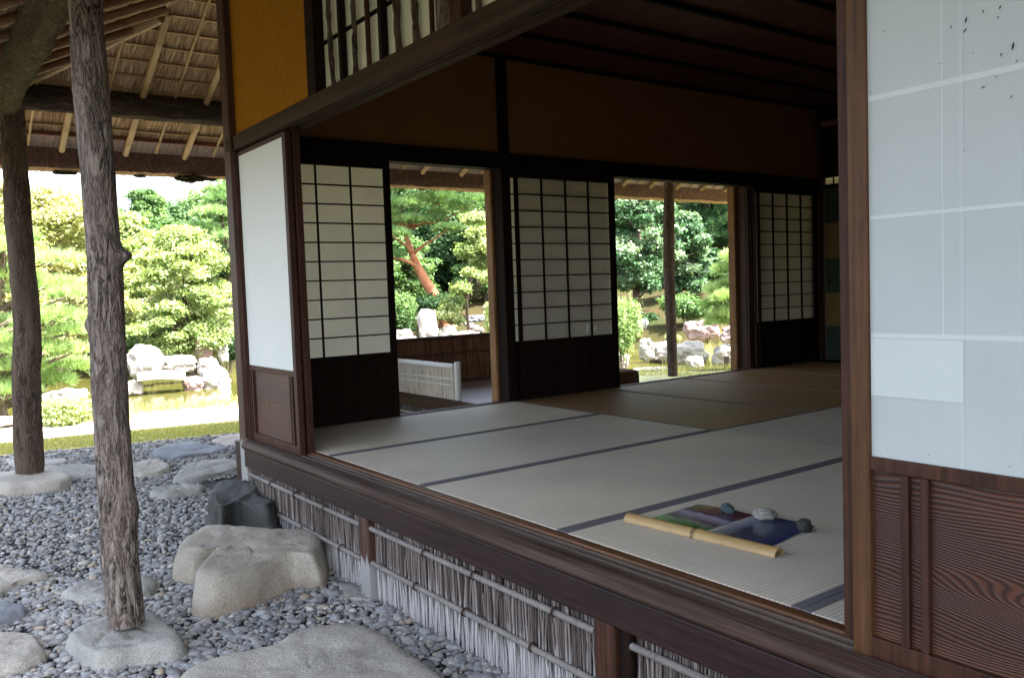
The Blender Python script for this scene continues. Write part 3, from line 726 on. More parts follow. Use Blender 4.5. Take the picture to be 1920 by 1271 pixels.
# seams, patch and specks on the near paper
sm = MB(); xs = -0.0843
for z, hh in ((1.226, .012), (0.969, .008), (0.712, .010)): sm.box(xs-.0006, xs, -4.40, -3.5455, z-hh/2, z+hh/2)
sm.box(xs-.0004, xs, -3.7072, -3.7040, 0.717, 1.6985); sm.build('paper_seam', 'paperseam', near)
for a_, b_ in ((0.443, .7065), (.7175, 1.6985)): MB().box(xs-.0003, xs, -3.748, -3.738, a_, b_).build('paper_seam', 'paperP2', near)
pm = MB(); pm.box(xs-.0016, xs-.0009, -3.7465, -3.5460, 0.5785, 0.7055); pm.build('paper_patch', 'paperP', near)
sp = MB()
for px, py, ln, an in ((1811, 38, 14, 75), (1843, 22, 7, 90), (1875, 14, 9, 60), (1783, 51, 7, 85), (1809, 58, 11, 45), (1871, 33, 6, 50), (1899, 87, 18, 78), (1877, 103, 9, 88), (1906, 115, 6, 50), (1868, 144, 7, -40), (1843, 164, 10, 15), (1896, 182, 7, 55), (1657, 59, 3, 60), (1764, 120, 4, 20), (1632, 173, 4, 90), (1824, 100, 3, 45), (1809, 283, 4, 20), (1850, 690, 3, 0), (1663, 842, 4, 30), (1742, 852, 6, 10), (1893, 874, 4, 80)):
    c = atx(px, py, xs-0.002); L = ln/FPX*depth(c)*0.42
    a = R(an); d = Vector((0, -math.cos(a), math.sin(a)))
    n = Vector((0, d.z, -d.y)); w_ = L*0.22
    q = [c-d*L, c+n*w_, c+d*L, c-n*w_]
    sp = MB(); sp.add([(p.x-0.0008, p.y, p.z) for p in q]+[(p.x+0.0008, p.y, p.z) for p in q], [(0, 1, 2, 3), (7, 6, 5, 4), (0, 4, 5, 1), (1, 5, 6, 2), (2, 6, 7, 3), (3, 7, 4, 0)]).build('dirt_fleck', 'woodZ', near)

# --- wall B (north side)
def wallB_post(x0, x1, z0=-0.056, z1=2.6, y0=0.555, y1=0.675, mat='woodZ', nm='wall_post'): return P(nm, mat, x0, x1, y0, y1, z0, z1, e=.006)
wallB_post(1.893, 1.975, mat='blackZ'); wallB_post(5.90, 6.065); wallB_post(0.0005, 0.06, y0=.532, y1=.67)
sB = [(0.5505, -0.004), (0.566, -0.004), (0.568, -0.014), (0.590, -0.014), (0.592, -0.004), (0.605, -0.004), (0.607, -0.014), (0.63, -0.014), (0.632, -0.004), (0.675, -0.004), (0.675, -0.12), (0.5505, -0.12)]
def prof_x(prof, x0, x1, name, mat):
    V = []; k = len(prof)
    for x in (x0, x1): V += [(x, y, z) for y, z in prof]
    F = [(j, (j+1) % k, k+(j+1) % k, k+j) for j in range(k)]+[tuple(range(k))[::-1], tuple(range(k, 2*k))]
    return MB().add(V, F).build(name, mat, H)
prof_x(sB, 0.061, 1.892, 'threshold', 'groove'); prof_x(sB, 1.976, 5.899, 'threshold', 'groove')
P('floor_beam', 'beam', 0.0, 6.0, 0.5765, 0.6735, -0.25, -0.1205)
for xa, xb in ((0.061, 1.892), (1.976, 5.899)):
    P('lintel', 'blackX', xa, xb, 0.556, 0.674, 1.742, 1.86)
P('clay_wall', 'brownclay', 0.0605, 1.892, 0.585, 0.645, 1.8605, 3.2, e=0)
P('clay_wall', 'brownclay', 1.976, 5.899, 0.585, 0.645, 1.8605, 3.2, e=0)
def shojiB(x0, x1, y, cols, mat_paper='paper', front=True, l=0.03, r=0.045, dado=True, pw=None):
    z0, z1 = 0.445, 1.69
    f = MB(); t = 0.0125
    f.box(x0, x0+l, y-t, y+t, -0.012, 1.7415, e=.002); f.box(x1-r, x1, y-t, y+t, -0.012, 1.7415, e=.002)
    f.box(x0+l+.0005, x1-r-.0005, y-t+.001, y+t-.001, z1, 1.7415); f.box(x0+l+.0005, x1-r-.0005, y-t+.001, y+t-.001, 0.405, z0)
    f.box(x0+l+.0005, x1-r-.0005, y-t+.001, y+t-.001, -.012, 0.05)
    o = f.build('sliding_door', 'blackZ', H)
    pr = MB().box(x0+l+.0003, x1-r-.0003, y+t-.004, y+t-.003, z0+.0005, z1-.0005).build('paper', mat_paper, o)
    la = MB()
    for k in range(1, 10): z = z0+(z1-z0)*k/10; la.box(x0+l+.001, x1-r-.001, y-t+.002, y+t-.0045, z-.0042, z+.0042)
    for x in cols: la.box(x-.0045, x+.0045, y-t+.003, y+t-.0055, z0+.001, z1-.001)
    la.build('lattice', 'blackX', o)
    MB().box(x0+l+.0006, x1-r-.0006, y-.003, y+.004, 0.0505, 0.4045).build('lower_board', 'blackZ', o)
    for sx in (0.28, 0.33): 
        xx = x1-(x1-x0)*sx
        MB().box(xx-.008, xx+.008, y-.0095, y-.0032, 0.051, 0.404).build('upright_strip', 'blackZ', o)
    return o
s1 = shojiB(0.062, 0.968, 0.583, (0.432, 0.677, 0.187))
s2 = shojiB(2.03, 3.055, 0.583, (2.29, 2.53, 2.77), l=0.028, r=0.055)
s2b = shojiB(1.9765, 2.988, 0.618, (2.5, ), l=0.0, r=0.0, mat_paper='paper')
s3 = shojiB(4.93, 5.895, 0.583, (5.17, 5.395, 5.62), l=0.025, r=0.06)
s3b = shojiB(4.90, 5.85, 0.618, (5.3, ), l=0.03, r=0.05)
# torn paper in the lower corner of the middle door
tr_ = MB()
for px, py, w_, h_ in ((1101, 616, 5, 18), (1116, 616, 5, 9)):
    c = aty(px, py, 0.569); k = depth(c)/FPX
    tr_.add([(c.x-w_*k*.5, .569, c.z-h_*k*.4), (c.x+w_*k*.5, .563, c.z-h_*k*.5), (c.x+w_*k*.3, .558, c.z+h_*k*.2), (c.x, .566, c.z+h_*k*.5)], [(0, 1, 2, 3)])
tr_.build('torn_flap', 'paperL', s2)
# right opening: outer jamb posts
P('outer_post', 'amber', 4.86, 4.94, 0.80, 0.885, -0.10, 2.9, e=.01)
P('outer_post', 'woodZ', 4.90, 5.02, 0.70, 0.798, -0.10, 2.9)
P('outer_post', 'woodZ', 4.905, 5.0, 0.678, 0.699, -0.10, 2.9)
P('door_stop', 'redZ', 4.90, 4.928, 0.60, 0.63, -0.003, 1.741)
P('short_rail', 'orangeZ', 4.945, 5.02, 0.81, 0.87, 1.60, 1.64)
P('short_rail', 'woodZ', 4.945, 5.02, 0.81, 0.87, 0.05, 0.11)
# amber outer post of the left opening
P('outer_post', 'amber', 1.872, 1.95, 0.676, 0.76, -0.12, 2.9, e=.012)

# --- east partition
P('lintel', 'blackY', 5.985, 6.05, -6.2, 0.554, 1.7605, 1.80)
for k in range(6):
    y1 = 0.55-0.95*k
    f = MB().box(5.99, 6.01, y1-0.947, y1, 0.0, 1.76).build('painted_sliding_door', 'fusuma', H)
    MB().tube([(5.9895, y1-0.047, 0.814), (5.982, y1-0.047, 0.814)], 0.016, 16).build('door_pull', 'inner_dark', f)
    tp = MB().box(6.015, 6.017, y1-0.947, y1, 1.8005, 1.872).build('transom', 'paper', H)
    m2 = MB()
    for q in range(7): yy = y1-0.094-0.127*q; m2.box(6.003, 6.0148, yy-.005, yy+.005, 1.8007, 1.8715)
    m2.box(6.004, 6.0146, y1-0.946, y1-.001, 1.834, 1.838); m2.build('lattice', 'blackY', tp)
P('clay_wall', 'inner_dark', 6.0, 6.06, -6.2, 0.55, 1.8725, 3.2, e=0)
P('hanging_rail', 'rafdark', 5.94, 5.998, -6.2, 0.548, 2.385, 2.44)
P('wall_post', 'blackZ', 6.011, 6.06, -6.2, 0.55, -0.3, -0.001)
# south wall, closing walls of the unseen side
P('clay_wall', 'brownclay', -0.02, 6.06, -6.3, -6.205, -0.5, 3.2, e=0)
P('clay_wall', 'brownclay', -0.09, -0.02, -6.2, -5.4, -0.01, 1.721, e=0)
outer_door(-4.452, -5.398, 'paperout')
# ceiling
P('ceiling', 'ceil', 0.0, 6.0, -6.2, 0.584, 2.585, 2.61, e=0)
for k in range(14):
    y = 0.055-0.478*k
    MB().box(0.0, 5.99, y-.016, y+.016, 2.555, 2.5845).build('ceiling_batten', 'blackX', H)
P('ceiling_edge', 'blackX', 0.0605, 5.9, 0.553, 0.5845, 2.555, 2.5848)
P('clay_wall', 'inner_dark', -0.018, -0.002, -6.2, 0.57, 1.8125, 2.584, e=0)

# --- veranda outside the left opening
P('veranda_floor', 'veranda', 1.885, 3.35, 0.70, 2.4395, -0.105, -0.055, e=.004)
P('edge_board', 'brownY', 1.845, 1.884, 0.70, 2.42, -0.155, -0.052, e=.004)
for y in (0.8, 1.6, 2.35): P('short_post', 'woodZ', 1.86, 1.94, y-.04, y+.04, G, -0.156)
mb = MB()
for i in range(330):
    y = random.uniform(0.7, 2.4); mb.rv = random.random()*.7
    mb.tube([(1.875+random.uniform(-.01, .01), y, -0.15), (1.872, y+random.gauss(0, .01), G)], random.uniform(.002, .004), 5, cap=False)
sk = mb.build('brushwood_skirt', 'twig', H, True, attr=True)
MB().bamboo((1.852, 0.72, -0.215), (1.852, 2.4, -0.215), .012, .2, 8).build('bamboo_rail', 'bamw', sk, True)
P('skirt_shade_backing', 'inner_dark', 1.895, 1.90, .7, 2.4, G, -.156, e=0)  # dark sheet in place of the shade behind the veranda twigs
# low bamboo fence on the veranda edge
FX = 1.905
fz = empty('low_bamboo_fence', (FX, 1.85, -0.055))
tag(fz, 'low fence of pale split bamboo standing on the veranda edge', 'fence')
MB().box(FX-.006, FX+.006, 1.34, 2.40, -0.0545, 0.215).build('slat_panel', 'slats', fz)
MB().bamboo((FX, 1.335, 0.222), (FX, 2.40, 0.228), .024, .2, 12, 1.05).build('top_rail', 'bampale', fz, True)
for z in (0.115, 0.065): MB().bamboo((FX-.012, 1.335, z), (FX-.012, 2.4, z+.003), .006, .25, 8, 1.2).build('thin_rail', 'bampale', fz, True)
MB().bamboo((FX+.012, 1.305, -.0545), (FX+.012, 1.305, 0.262), .027, .3, 16, 1.04).build('end_post', 'bampale', fz, True)
# reed screen wall behind it
rs = empty('reed_screen_wall', (2.5, 2.45, -0.055))
tag(rs, 'brown reed screen wall along the far side of the veranda', 'wall')
MB().box(0.9, 3.36, 2.4405, 2.465, -0.10, 0.385).build('reed_panel', 'screen', rs)
MB().box(0.9, 3.40, 2.425, 2.48, 0.3855, 0.417, e=.004).build('cap_rail', 'woodX', rs)
for z, t in ((0.245, .02), (0.09, .012), (-0.03, .02)): MB().box(0.9, 3.36, 2.428, 2.4395, z-t/2, z+t/2, e=.002).build('cross_rail', 'woodX', rs)
# brown clay block outside the right opening
bk = MB().box(3.2, 3.66, 0.93, 1.45, G, 0.075, e=0.05).build('clay_stove', 'brownbox')
bk2 = bk; tag(bk, 'low rounded brown clay block seen at the left foot of the right opening', 'stove')

# --- log posts
def log_post(name, pxs, plane, mat, parent, dense=0.02, extra=None, amp=0.06, zmin=None, ext_top=None, seg=40, knobs=()):
    pts = []; rad = []
    for x0, x1, y in pxs:
        c = aty((x0+x1)/2, y, plane); pts.append(c); rad.append((x1-x0)/2/FPX*depth(c)*0.965)
    if ext_top: pts.insert(0, Vector((pts[0].x, pts[0].y, ext_top))); rad.insert(0, rad[0])
    P2 = []; R2 = []
    for i in range(len(pts)-1):
        n = max(1, int((pts[i]-pts[i+1]).length/dense))
        for k in range(n): t = k/n; s = t*t*(3-2*t); P2.append(pts[i].lerp(pts[i+1], t)); R2.append(rad[i]*(1-s)+rad[i+1]*s)
    P2.append(pts[-1]); R2.append(rad[-1])
    V = []; F = []
    for i, (p, r) in enumerate(zip(P2, R2)):
        for j in range(seg):
            a = 2*math.pi*j/seg; u = Vector((math.cos(a), math.sin(a), 0))
            w_ = Vector((u.x*2.2, u.y*2.2, p.z*3)); w2 = Vector((u.x*8, u.y*8, p.z*9))
            w3 = Vector((u.x*6, u.y*6, p.z*2.2))
            k = 1+amp*mn.noise(w_)+amp*0.5*mn.noise(w2)-amp*0.8*max(0, 1-abs(mn.noise(w3))*7)
            rr = r*k
            for (kz, ka, ks, kh) in knobs:
                dz = (p.z-kz)/ks; da = math.acos(max(-1, min(1, u.dot(ka))))/0.45
                rr += kh*math.exp(-(dz*dz+da*da))
            V.append((p.x+u.x*rr, p.y+u.y*rr, p.z))
    for i in range(len(P2)-1):
        for j in range(seg): k = (j+1) % seg; F.append((i*seg+j, (i+1)*seg+j, (i+1)*seg+k, i*seg+k))
    return mk(name, V, F, mat, smooth=True, parent=parent)
rtv = Vector((rt.x, rt.y, 0)).normalized()
k1 = aty(228, 480, -0.95); k2 = aty(170, 610, -0.95); k3 = aty(258, 945, -0.95)
log_post('bark_post', [(130, 190, 0), (140, 206, 200), (151, 214, 300), (157, 219, 400), (164, 228, 480), (168, 233, 600), (172, 238, 700), (178, 242, 800), (183, 249, 900), (187, 256, 960), (191, 257, 1040), (198, 263, 1100), (204, 271, 1168)],
         -0.92, 'bark', H, 0.012, ext_top=2.85, amp=0.05, seg=72, knobs=((k1.z, rtv, 0.028, 0.045), (k2.z, -rtv, 0.03, 0.022), (k3.z, rtv, 0.05, 0.012)))
log_post('bark_post', [(2, 44, 190), (6, 50, 300), (10, 58, 400), (18, 65, 500), (27, 75, 600), (27, 78, 660), (24, 74, 700), (27, 77, 800), (31, 81, 887)],
         3.0, 'bark2', H, 0.03, ext_top=2.5, amp=0.09)
log_post('bark_post', [(1245, 1264, 345), (1243, 1265, 420), (1243, 1265, 500), (1248, 1268, 600), (1252, 1271, 705)], 3.0, 'bark2', H, 0.04, ext_top=2.5, amp=0.03)
bpy.context.view_layer.update()

# ================================================================ ROOF
XE, YE, ZE, SL = -1.70, 3.70, 2.215, 0.48
XR, YS = 10.0, -8.0
def zN(y): return ZE+(YE-y)*SL
def zW(x): return ZE+(x-XE)*SL
cx = (XE+XR)/2; ym = (YE+YS)/2; hh = (YE-YS)/2
rb = MB()
A = [(XE, YE), (XR, YE), (XR, YS), (XE, YS)]
rz = ZE+hh*SL
T = 0.42
# underside and outer skin share the ridge line; a closed body
lo = [(x, y, ZE+0.0) for x, y in A]+[(XE+hh, ym, rz), (XR-hh+0.0, ym, rz)]
rb_top = [(XE-.25, YE+.25, ZE+.22), (XR+.25, YE+.25, ZE+.22), (XR+.25, YS-.25, ZE+.22), (XE-.25, YS-.25, ZE+.22), (XE+hh, ym, rz+.65), (XR-hh, ym, rz+.65)]
rb_mid = [(XE-.25, YE+.25, ZE-.19), (XR+.25, YE+.25, ZE-.19), (XR+.25, YS-.25, ZE-.19), (XE-.25, YS-.25, ZE-.19)]
rb_in = [(XE-.1, YE+.10, ZE-.175), (XR+.1, YE+.10, ZE-.175), (XR+.1, YS-.10, ZE-.175), (XE-.1, YS-.10, ZE-.175)]
# soffit faces (north, west with own materials as parts)
roof = MB().add(rb_top, [(0, 1, 5, 4)[::-1], (1, 2, 5)[::-1], (2, 3, 4, 5)[::-1], (3, 0, 4)[::-1]]).build('roof', 'fringe', H)
def quad(name, pts, mat, faces=None): return MB().add(pts, faces or [tuple(range(len(pts)))]).build(name, mat, roof)
quad('north_soffit', [lo[0], lo[4], lo[5], lo[1]], 'reedN'); quad('west_soffit', [lo[0], lo[3], lo[4]], 'reedW')
quad('far_soffit', [lo[1], lo[5], lo[2], lo[3], lo[4]], 'reedN', [(0, 1, 2), (1, 4, 3, 2)])
# fringe: hanging thatch edge, segmented with raggedness
def fringe(p0, p1, out, n, name):
    p0 = Vector(p0); p1 = Vector(p1); out = Vector(out); V = []; F = []
    prof = [(0.0, 0.0), (0.015, -0.05), (0.05, -0.125), (0.09, -0.165), (0.14, -0.185), (0.20, -0.185), (0.245, -0.16), (0.25, 0.0), (0.25, 0.22)]
    for i in range(n+1):
        p = p0.lerp(p1, i/n)
        for j, (o_, z_) in enumerate(prof):
            q = Vector((p.x*3+j*5, p.y*3, 0)); a = mn.noise(q)*0.012+mn.noise(q*7)*0.008+random.uniform(-1, 1)*0.003
            if j in (0, 7, 8): a = 0
            V.append((p+out*(o_+a)+Vector((0, 0, z_+a*(1 if 1 < j < 7 else 0))))[:])
    k = len(prof)
    for i in range(n):
        for j in range(k-1): F.append((i*k+j, i*k+j+1, (i+1)*k+j+1, (i+1)*k+j))
    a = mk(name, V, [f for q, f in enumerate(F) if q % (k-1) < 3], 'fringe', parent=roof)
    b = mk('cut_thatch_edge', V, [f for q, f in enumerate(F) if q % (k-1) >= 3], 'fringelo', parent=roof)
fringe((XE, YE, ZE), (XR, YE, ZE), (0, 1, 0), 900, 'thatch_fringe'); fringe((XE, YS, ZE), (XE, YE, ZE), (-1, 0, 0), 500, 'thatch_fringe')
fringe((XR, YE, ZE), (XR, YS, ZE), (1, 0, 0), 100, 'thatch_fringe')
# lilac lath strip and red batten near the eave
e_ = 0.004
quad('lath_strip', [(XE, YE-.005, ZE-e_), (XR, YE-.005, ZE-e_), (XR, YE-.17, zN(YE-.17)-e_), (XE, YE-.17, zN(YE-.17)-e_)], 'lilac')
mb = MB(); mb.box(XE+.2, XR, YE-.215, YE-.175, zN(YE-.175)-.022, zN(YE-.2)-.002); mb.build('eave_batten', 'redplank', roof)
# hair-like straw along the north fringe
mb = MB()
for i in range(2600):
    x = random.uniform(-1.9, 9.5); y = YE+random.uniform(.1, .22); z = ZE-.18
    mb.rv = random.random(); l = random.uniform(.004, .022)
    w_ = .0018; mb.add([(x-w_, y, z), (x+w_, y, z), (x+random.gauss(0, .004), y+random.gauss(0, .006), z-l)], [(0, 1, 2)])
mb.build('loose_straw', 'fringelo', roof)
for (px, py, s) in ((355, 340, 0.10), (372, 338, .07), (120, 322, .06), (132, 325, .05), (395, 338, .05), (790, 362, .03), (262, 330, .04)):
    c = aty(px, py, YE+.17); bm = bmesh.new(); bmesh.ops.create_icosphere(bm, subdivisions=4, radius=s)
    for v in bm.verts:
        k = 1+0.5*mn.noise(v.co*30)+0.3*mn.noise(v.co*90); v.co = Vector((v.co.x*1.3*k, v.co.y*k*.8, v.co.z*k*(.33)))+Vector((c.x, c.y, ZE-.19))
    me = bpy.data.meshes.new('hanging_moss'); bm.to_mesh(me); bm.free(); link('hanging_moss', me, 'moss', roof)
# horizontal laths on the soffits
for k in range(17):
    y = YE-0.30-0.165*k; z = zN(y)-.009; x0 = XE+(YE-y)
    if x0 > 5: break
    m2 = MB(); m2.box(x0, 9.8, y-.009, y+.009, z-.006, z+.006); m2.box(x0, 9.8, y+.010, y+.026, z-.0035, z+.004); m2.build('lath', 'bamr', roof)
for k in range(17):
    x = XE+0.30+0.165*k; z = zW(x)-.009; y1 = YE-(x-XE)
    m2 = MB(); m2.box(x-.009, x+.009, -7.5, y1, z-.006, z+.006); m2.build('lath', 'bamr', roof)
# north rafters (thick bamboo) and thin ones between
x = -1.62; ks = 0
def raf(name, a, b, r, mat): MB().bamboo(a, b, r, 0.42, 12, 1.06).build(name, mat, roof, True)
for i in range(23):
    x = -0.545+0.515*i-1.03
    for dx, r in ((0, .027), (.257, .011)):
        xx = x+dx; ymin = max(0.72, YE-(xx-XE)) if xx > XE else YE
        if xx <= XE+.1: continue
        y1 = YE-(.03 if r > .02 else .05)
        a = (xx, y1, zN(y1)-.016-r); b = (xx, ymin, zN(ymin)-.016-r)
        if y1-ymin > .1: raf('rafter' if r > .02 else 'thin_rafter', a, b, r, 'bamr')
# west rafters: dark logs
for i in range(19):
    y = 3.3-0.36*i
    xmax = min(-0.09, XE+(YE-y)); x1 = XE+.03
    if xmax-x1 > .15:
        m2 = MB(); m2.tube([(x1, y, zW(x1)-.045), (xmax, y, zW(xmax)-.045)], [.028, .030], 12); m2.build('rafter', 'rafdark', roof, True)
m2 = MB(); L = 1.62; m2.tube([(XE+.03, YE-.03, ZE-.03), (XE+L, YE-L, ZE+L*SL-.045)], [.038, .042], 14); m2.build('hip_rafter', 'bamr', roof, True)
# big log beams
def beam(name, pts, rad, mat, amp=.1, step=.03, seg=36):
    P2 = []; R2 = []
    for i in range(len(pts)-1):
        a, b = Vector(pts[i]), Vector(pts[i+1]); n = max(1, int((b-a).length/step))
        for k in range(n): P2.append(a.lerp(b, k/n)); R2.append(rad[i]+(rad[i+1]-rad[i])*k/n)
    P2.append(Vector(pts[-1])); R2.append(rad[-1]); V = []; F = []
    t = (P2[-1]-P2[0]).normalized(); u = t.cross(Vector((0, 0, 1))).normalized(); w_ = u.cross(t)
    for i, (p, r) in enumerate(zip(P2, R2)):
        for j in range(seg):
            a = 2*math.pi*j/seg; d = u*math.cos(a)+w_*math.sin(a)
            q = Vector((math.cos(a)*2, math.sin(a)*2, p.dot(t)*3)); k = 1+amp*mn.noise(q)+amp*.5*mn.noise(q*3.3)
            V.append((p+d*r*k)[:])
    for i in range(len(P2)-1):
        for j in range(seg): k = (j+1) % seg; F.append((i*seg+j, i*seg+k, (i+1)*seg+k, (i+1)*seg+j))
    F2 = F+[]
    o = mk(name, V, F, mat, smooth=True, parent=H)
    mb = MB(); mb.add([V[j] for j in range(seg)], [tuple(range(seg))[::-1]]); return o
beam('log_beam', [(-1.0, 3.0, 2.478), (0.4, 3.0, 2.485), (3, 3.0, 2.47), (9, 3.0, 2.48)], [.10, .108, .1, .1], 'barkx')
beam('log_beam', [(-1.02, 3.10, 2.40), (-1.06, 2.2, 2.41), (-1.07, 0, 2.42), (-1.07, -7, 2.44)], [.10, .112, .115, .11], 'barkmoss', .2)

# ================================================================ TATAMI
TG = 'tatami mats on the room floor'
Y1 = -0.43; T_ = 0.955
def tatami(x0, x1, y0, y1, along, label):
    t = empty('tatami_mat', ((x0+x1)/2, (y0+y1)/2, -0.055)); tag(t, label, 'tatami mat', TG)
    g = .0012; bw = .030
    if along == 'x': body = (x0+g, x1-g, y0+bw, y1-bw)
    else: body = (x0+bw, x1-bw, y0+g, y1-g)
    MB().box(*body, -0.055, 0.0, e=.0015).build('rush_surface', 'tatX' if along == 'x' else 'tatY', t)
    if along == 'x':
        for a, b in ((y0+g, y0+bw), (y1-bw, y1-g)): MB().box(x0+g, x1-g, a, b, -0.055, 0.0012, e=.001).build('cloth_border', 'cloth', t)
    else:
        for a, b in ((x0+g, x0+bw), (x1-bw, x1-g)): MB().box(a, b, y0+g, y1-g, -0.055, 0.0012, e=.001).build('cloth_border', 'cloth2', t)
rows = [(Y1, 0.549), (Y1-T_, Y1), (Y1-2*T_, Y1-T_), (Y1-3*T_, Y1-2*T_), (Y1-4*T_, Y1-3*T_)]
LW = ['pale mat before the closed paper door and the left opening', 'pale mat second in from the left opening, along the sill', 'pale mat in mid floor along the sill, next to the one with the prints', 'pale mat that carries the bamboo tube and the prints', 'pale mat nearest the viewer, a corner of it beside the near door']
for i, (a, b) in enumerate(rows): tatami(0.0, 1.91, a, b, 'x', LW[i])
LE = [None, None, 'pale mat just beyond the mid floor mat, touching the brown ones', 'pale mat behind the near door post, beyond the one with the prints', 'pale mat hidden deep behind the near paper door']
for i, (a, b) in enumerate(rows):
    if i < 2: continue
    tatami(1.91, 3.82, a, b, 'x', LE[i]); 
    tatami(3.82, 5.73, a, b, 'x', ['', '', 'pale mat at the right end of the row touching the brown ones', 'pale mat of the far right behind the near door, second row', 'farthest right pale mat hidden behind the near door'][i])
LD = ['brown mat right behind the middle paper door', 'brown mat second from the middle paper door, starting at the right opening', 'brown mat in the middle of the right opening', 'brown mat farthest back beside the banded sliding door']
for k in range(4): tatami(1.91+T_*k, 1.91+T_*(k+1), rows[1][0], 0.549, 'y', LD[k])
P('floor_board', 'blackY', 5.732, 5.9895, -6.2, 0.549, -0.055, -0.001)
P('floor_board', 'blackY', 0.0, 5.73, -6.2, rows[4][0]-.002, -0.055, -0.001)

# ================================================================ THINGS ON THE MAT
# half bamboo tube
def half_bamboo():
    a = Vector((0.262, -2.40, 0)); b = Vector((0.310, -3.005, 0)); L = (b-a).length; t = (b-a).normalized(); u = Vector((-t.y, t.x, 0)); seg = 22
    V = []; F = []; st = []
    n = 60
    for i in range(n+1):
        s = L*i/n; f = s/L; r = 0.027
        r += 0.0035*math.exp(-((s-L*0.52)/0.006)**2)+0.0015*math.exp(-((s-L*0.52-.014)/0.004)**2)
        st.append((s, r))
    for rin in (0, 1):
        for s, r in st:
            rr = r-(.0055 if rin else 0)
            for j in range(seg+1):
                th = math.pi*(0.0+j/seg*1.0); p = a+t*s+u*(math.cos(th)*rr)+Vector((0, 0, math.sin(th)*rr*0.95+.001)); V.append(p[:])
    k = seg+1; m = n+1
    for i in range(n):
        for j in range(seg):
            F.append((i*k+j, i*k+j+1, (i+1)*k+j+1, (i+1)*k+j)); q = m*k; F.append((q+i*k+j, q+(i+1)*k+j, q+(i+1)*k+j+1, q+i*k+j+1))
    for i in range(n):
        for j in (0, seg): F.append((i*k+j, (i+1)*k+j, m*k+(i+1)*k+j, m*k+i*k+j))
    for i in (0, n):
        for j in range(seg): F.append((i*k+j, i*k+j+1, m*k+i*k+j+1, m*k+i*k+j))
    V = [(x-a.x, y-a.y, z) for x, y, z in V]
    o = mk('bamboo_tube', V, F, 'bam', smooth=True); o.location = (a.x, a.y, 0.0005)
    try: o.data.set_sharp_from_angle(angle=R(45))
    except Exception: pass
    return tag(o, 'split golden bamboo tube lying face down across the lower edges of the prints', 'bamboo tube')
tube_o = half_bamboo()
mbx = MB()
for q in (-.004, .0, .005):
    tt = 0.49; c_ = Vector((0.262, -2.40, 0)).lerp(Vector((0.310, -3.005, 0)), tt)-Vector((0.262, -2.40, 0)); t_ = Vector((0.048, -0.605, 0)).normalized(); u_ = Vector((-t_.y, t_.x, 0))
    mbx.tube([c_+t_*(q+.002*math.sin(k*.9+q*900))+u_*(math.cos(math.pi*k/14)*.0315)+Vector((0, 0, math.sin(math.pi*k/14)*.0305+.001)) for k in range(15)], .0009, 5)
bo = mbx.build('binding_string', 'woodX'); bo.parent = tube_o
def print_sheet(corn, mat, label):
    c = sum((Vector((x, y, 0)) for x, y in corn), Vector())/4; V = []; F = []; n = 10
    for i in range(n+1):
        for j in range(n+1):
            u, v = i/n, j/n
            p = (Vector(corn[0])*(1-u)+Vector(corn[1])*u)*(1-v)+(Vector(corn[3])*(1-u)+Vector(corn[2])*u)*v
            z = .0025+.004*(math.sin(u*3.1)*abs(math.sin(v*4+1)))**1.0
            V.append((p.x, p.y, z))
    for i in range(n):
        for j in range(n): F.append((i*(n+1)+j, (i+1)*(n+1)+j, (i+1)*(n+1)+j+1, i*(n+1)+j+1))
    m = len(V); V2 = V+[(x, y, z-.0008) for x, y, z in V]
    F2 = F+[tuple(i+m for i in f)[::-1] for f in F]
    o = mk('photo_print', V2, F2, mat, smooth=True); return tag(o, label, 'print')
print_sheet([(0.275, -2.445), (0.290, -2.675), (0.625, -2.665), (0.600, -2.43)], 'photo1', 'green and violet photo print with pale streaks held down by the bamboo tube')
print_sheet([(0.292, -2.700), (0.305, -2.940), (0.66, -2.89), (0.635, -2.672)], 'photo2', 'dark blue photo print beside the green and violet one')
def pebble(loc, s, mat, label, seed):
    bm = bmesh.new(); bmesh.ops.create_icosphere(bm, subdivisions=4, radius=1)
    for v in bm.verts:
        q = v.co*1.6+Vector((seed*5, 0, 0)); k = 1+.28*mn.noise(q)+.12*mn.noise(q*2.7)+.05*mn.noise(q*8)
        v.co = Vector((v.co.x*s[0]*k, v.co.y*s[1]*k, max(-s[2]*.85, v.co.z*s[2]*k)+s[2]*.85))
    me = bpy.data.meshes.new('paperweight_stone'); bm.to_mesh(me); bm.free(); me.polygons.foreach_set('use_smooth', [True]*len(me.polygons))
    o = link('paperweight_stone', me, mat); o.location = loc; o.rotation_euler = (0, 0, seed); tag(o, label, 'stone')
c = atz(1364, 963, 0.0); pebble((c.x, c.y, .006), (.034, .022, .018), 'greenstone', 'small blue green stone holding the far edge of the green print', 1.1)
c = atz(1434, 977, 0.0); pebble((c.x, c.y, .006), (.040, .026, .022), 'greystone', 'pale grey green stone where the two prints meet', 2.2)
c = atz(1508, 998, 0.0); pebble((c.x, c.y, .003), (.021, .024, .024), 'blackstone', 'dark cubic stone at the right end of the blue print', 0.5)

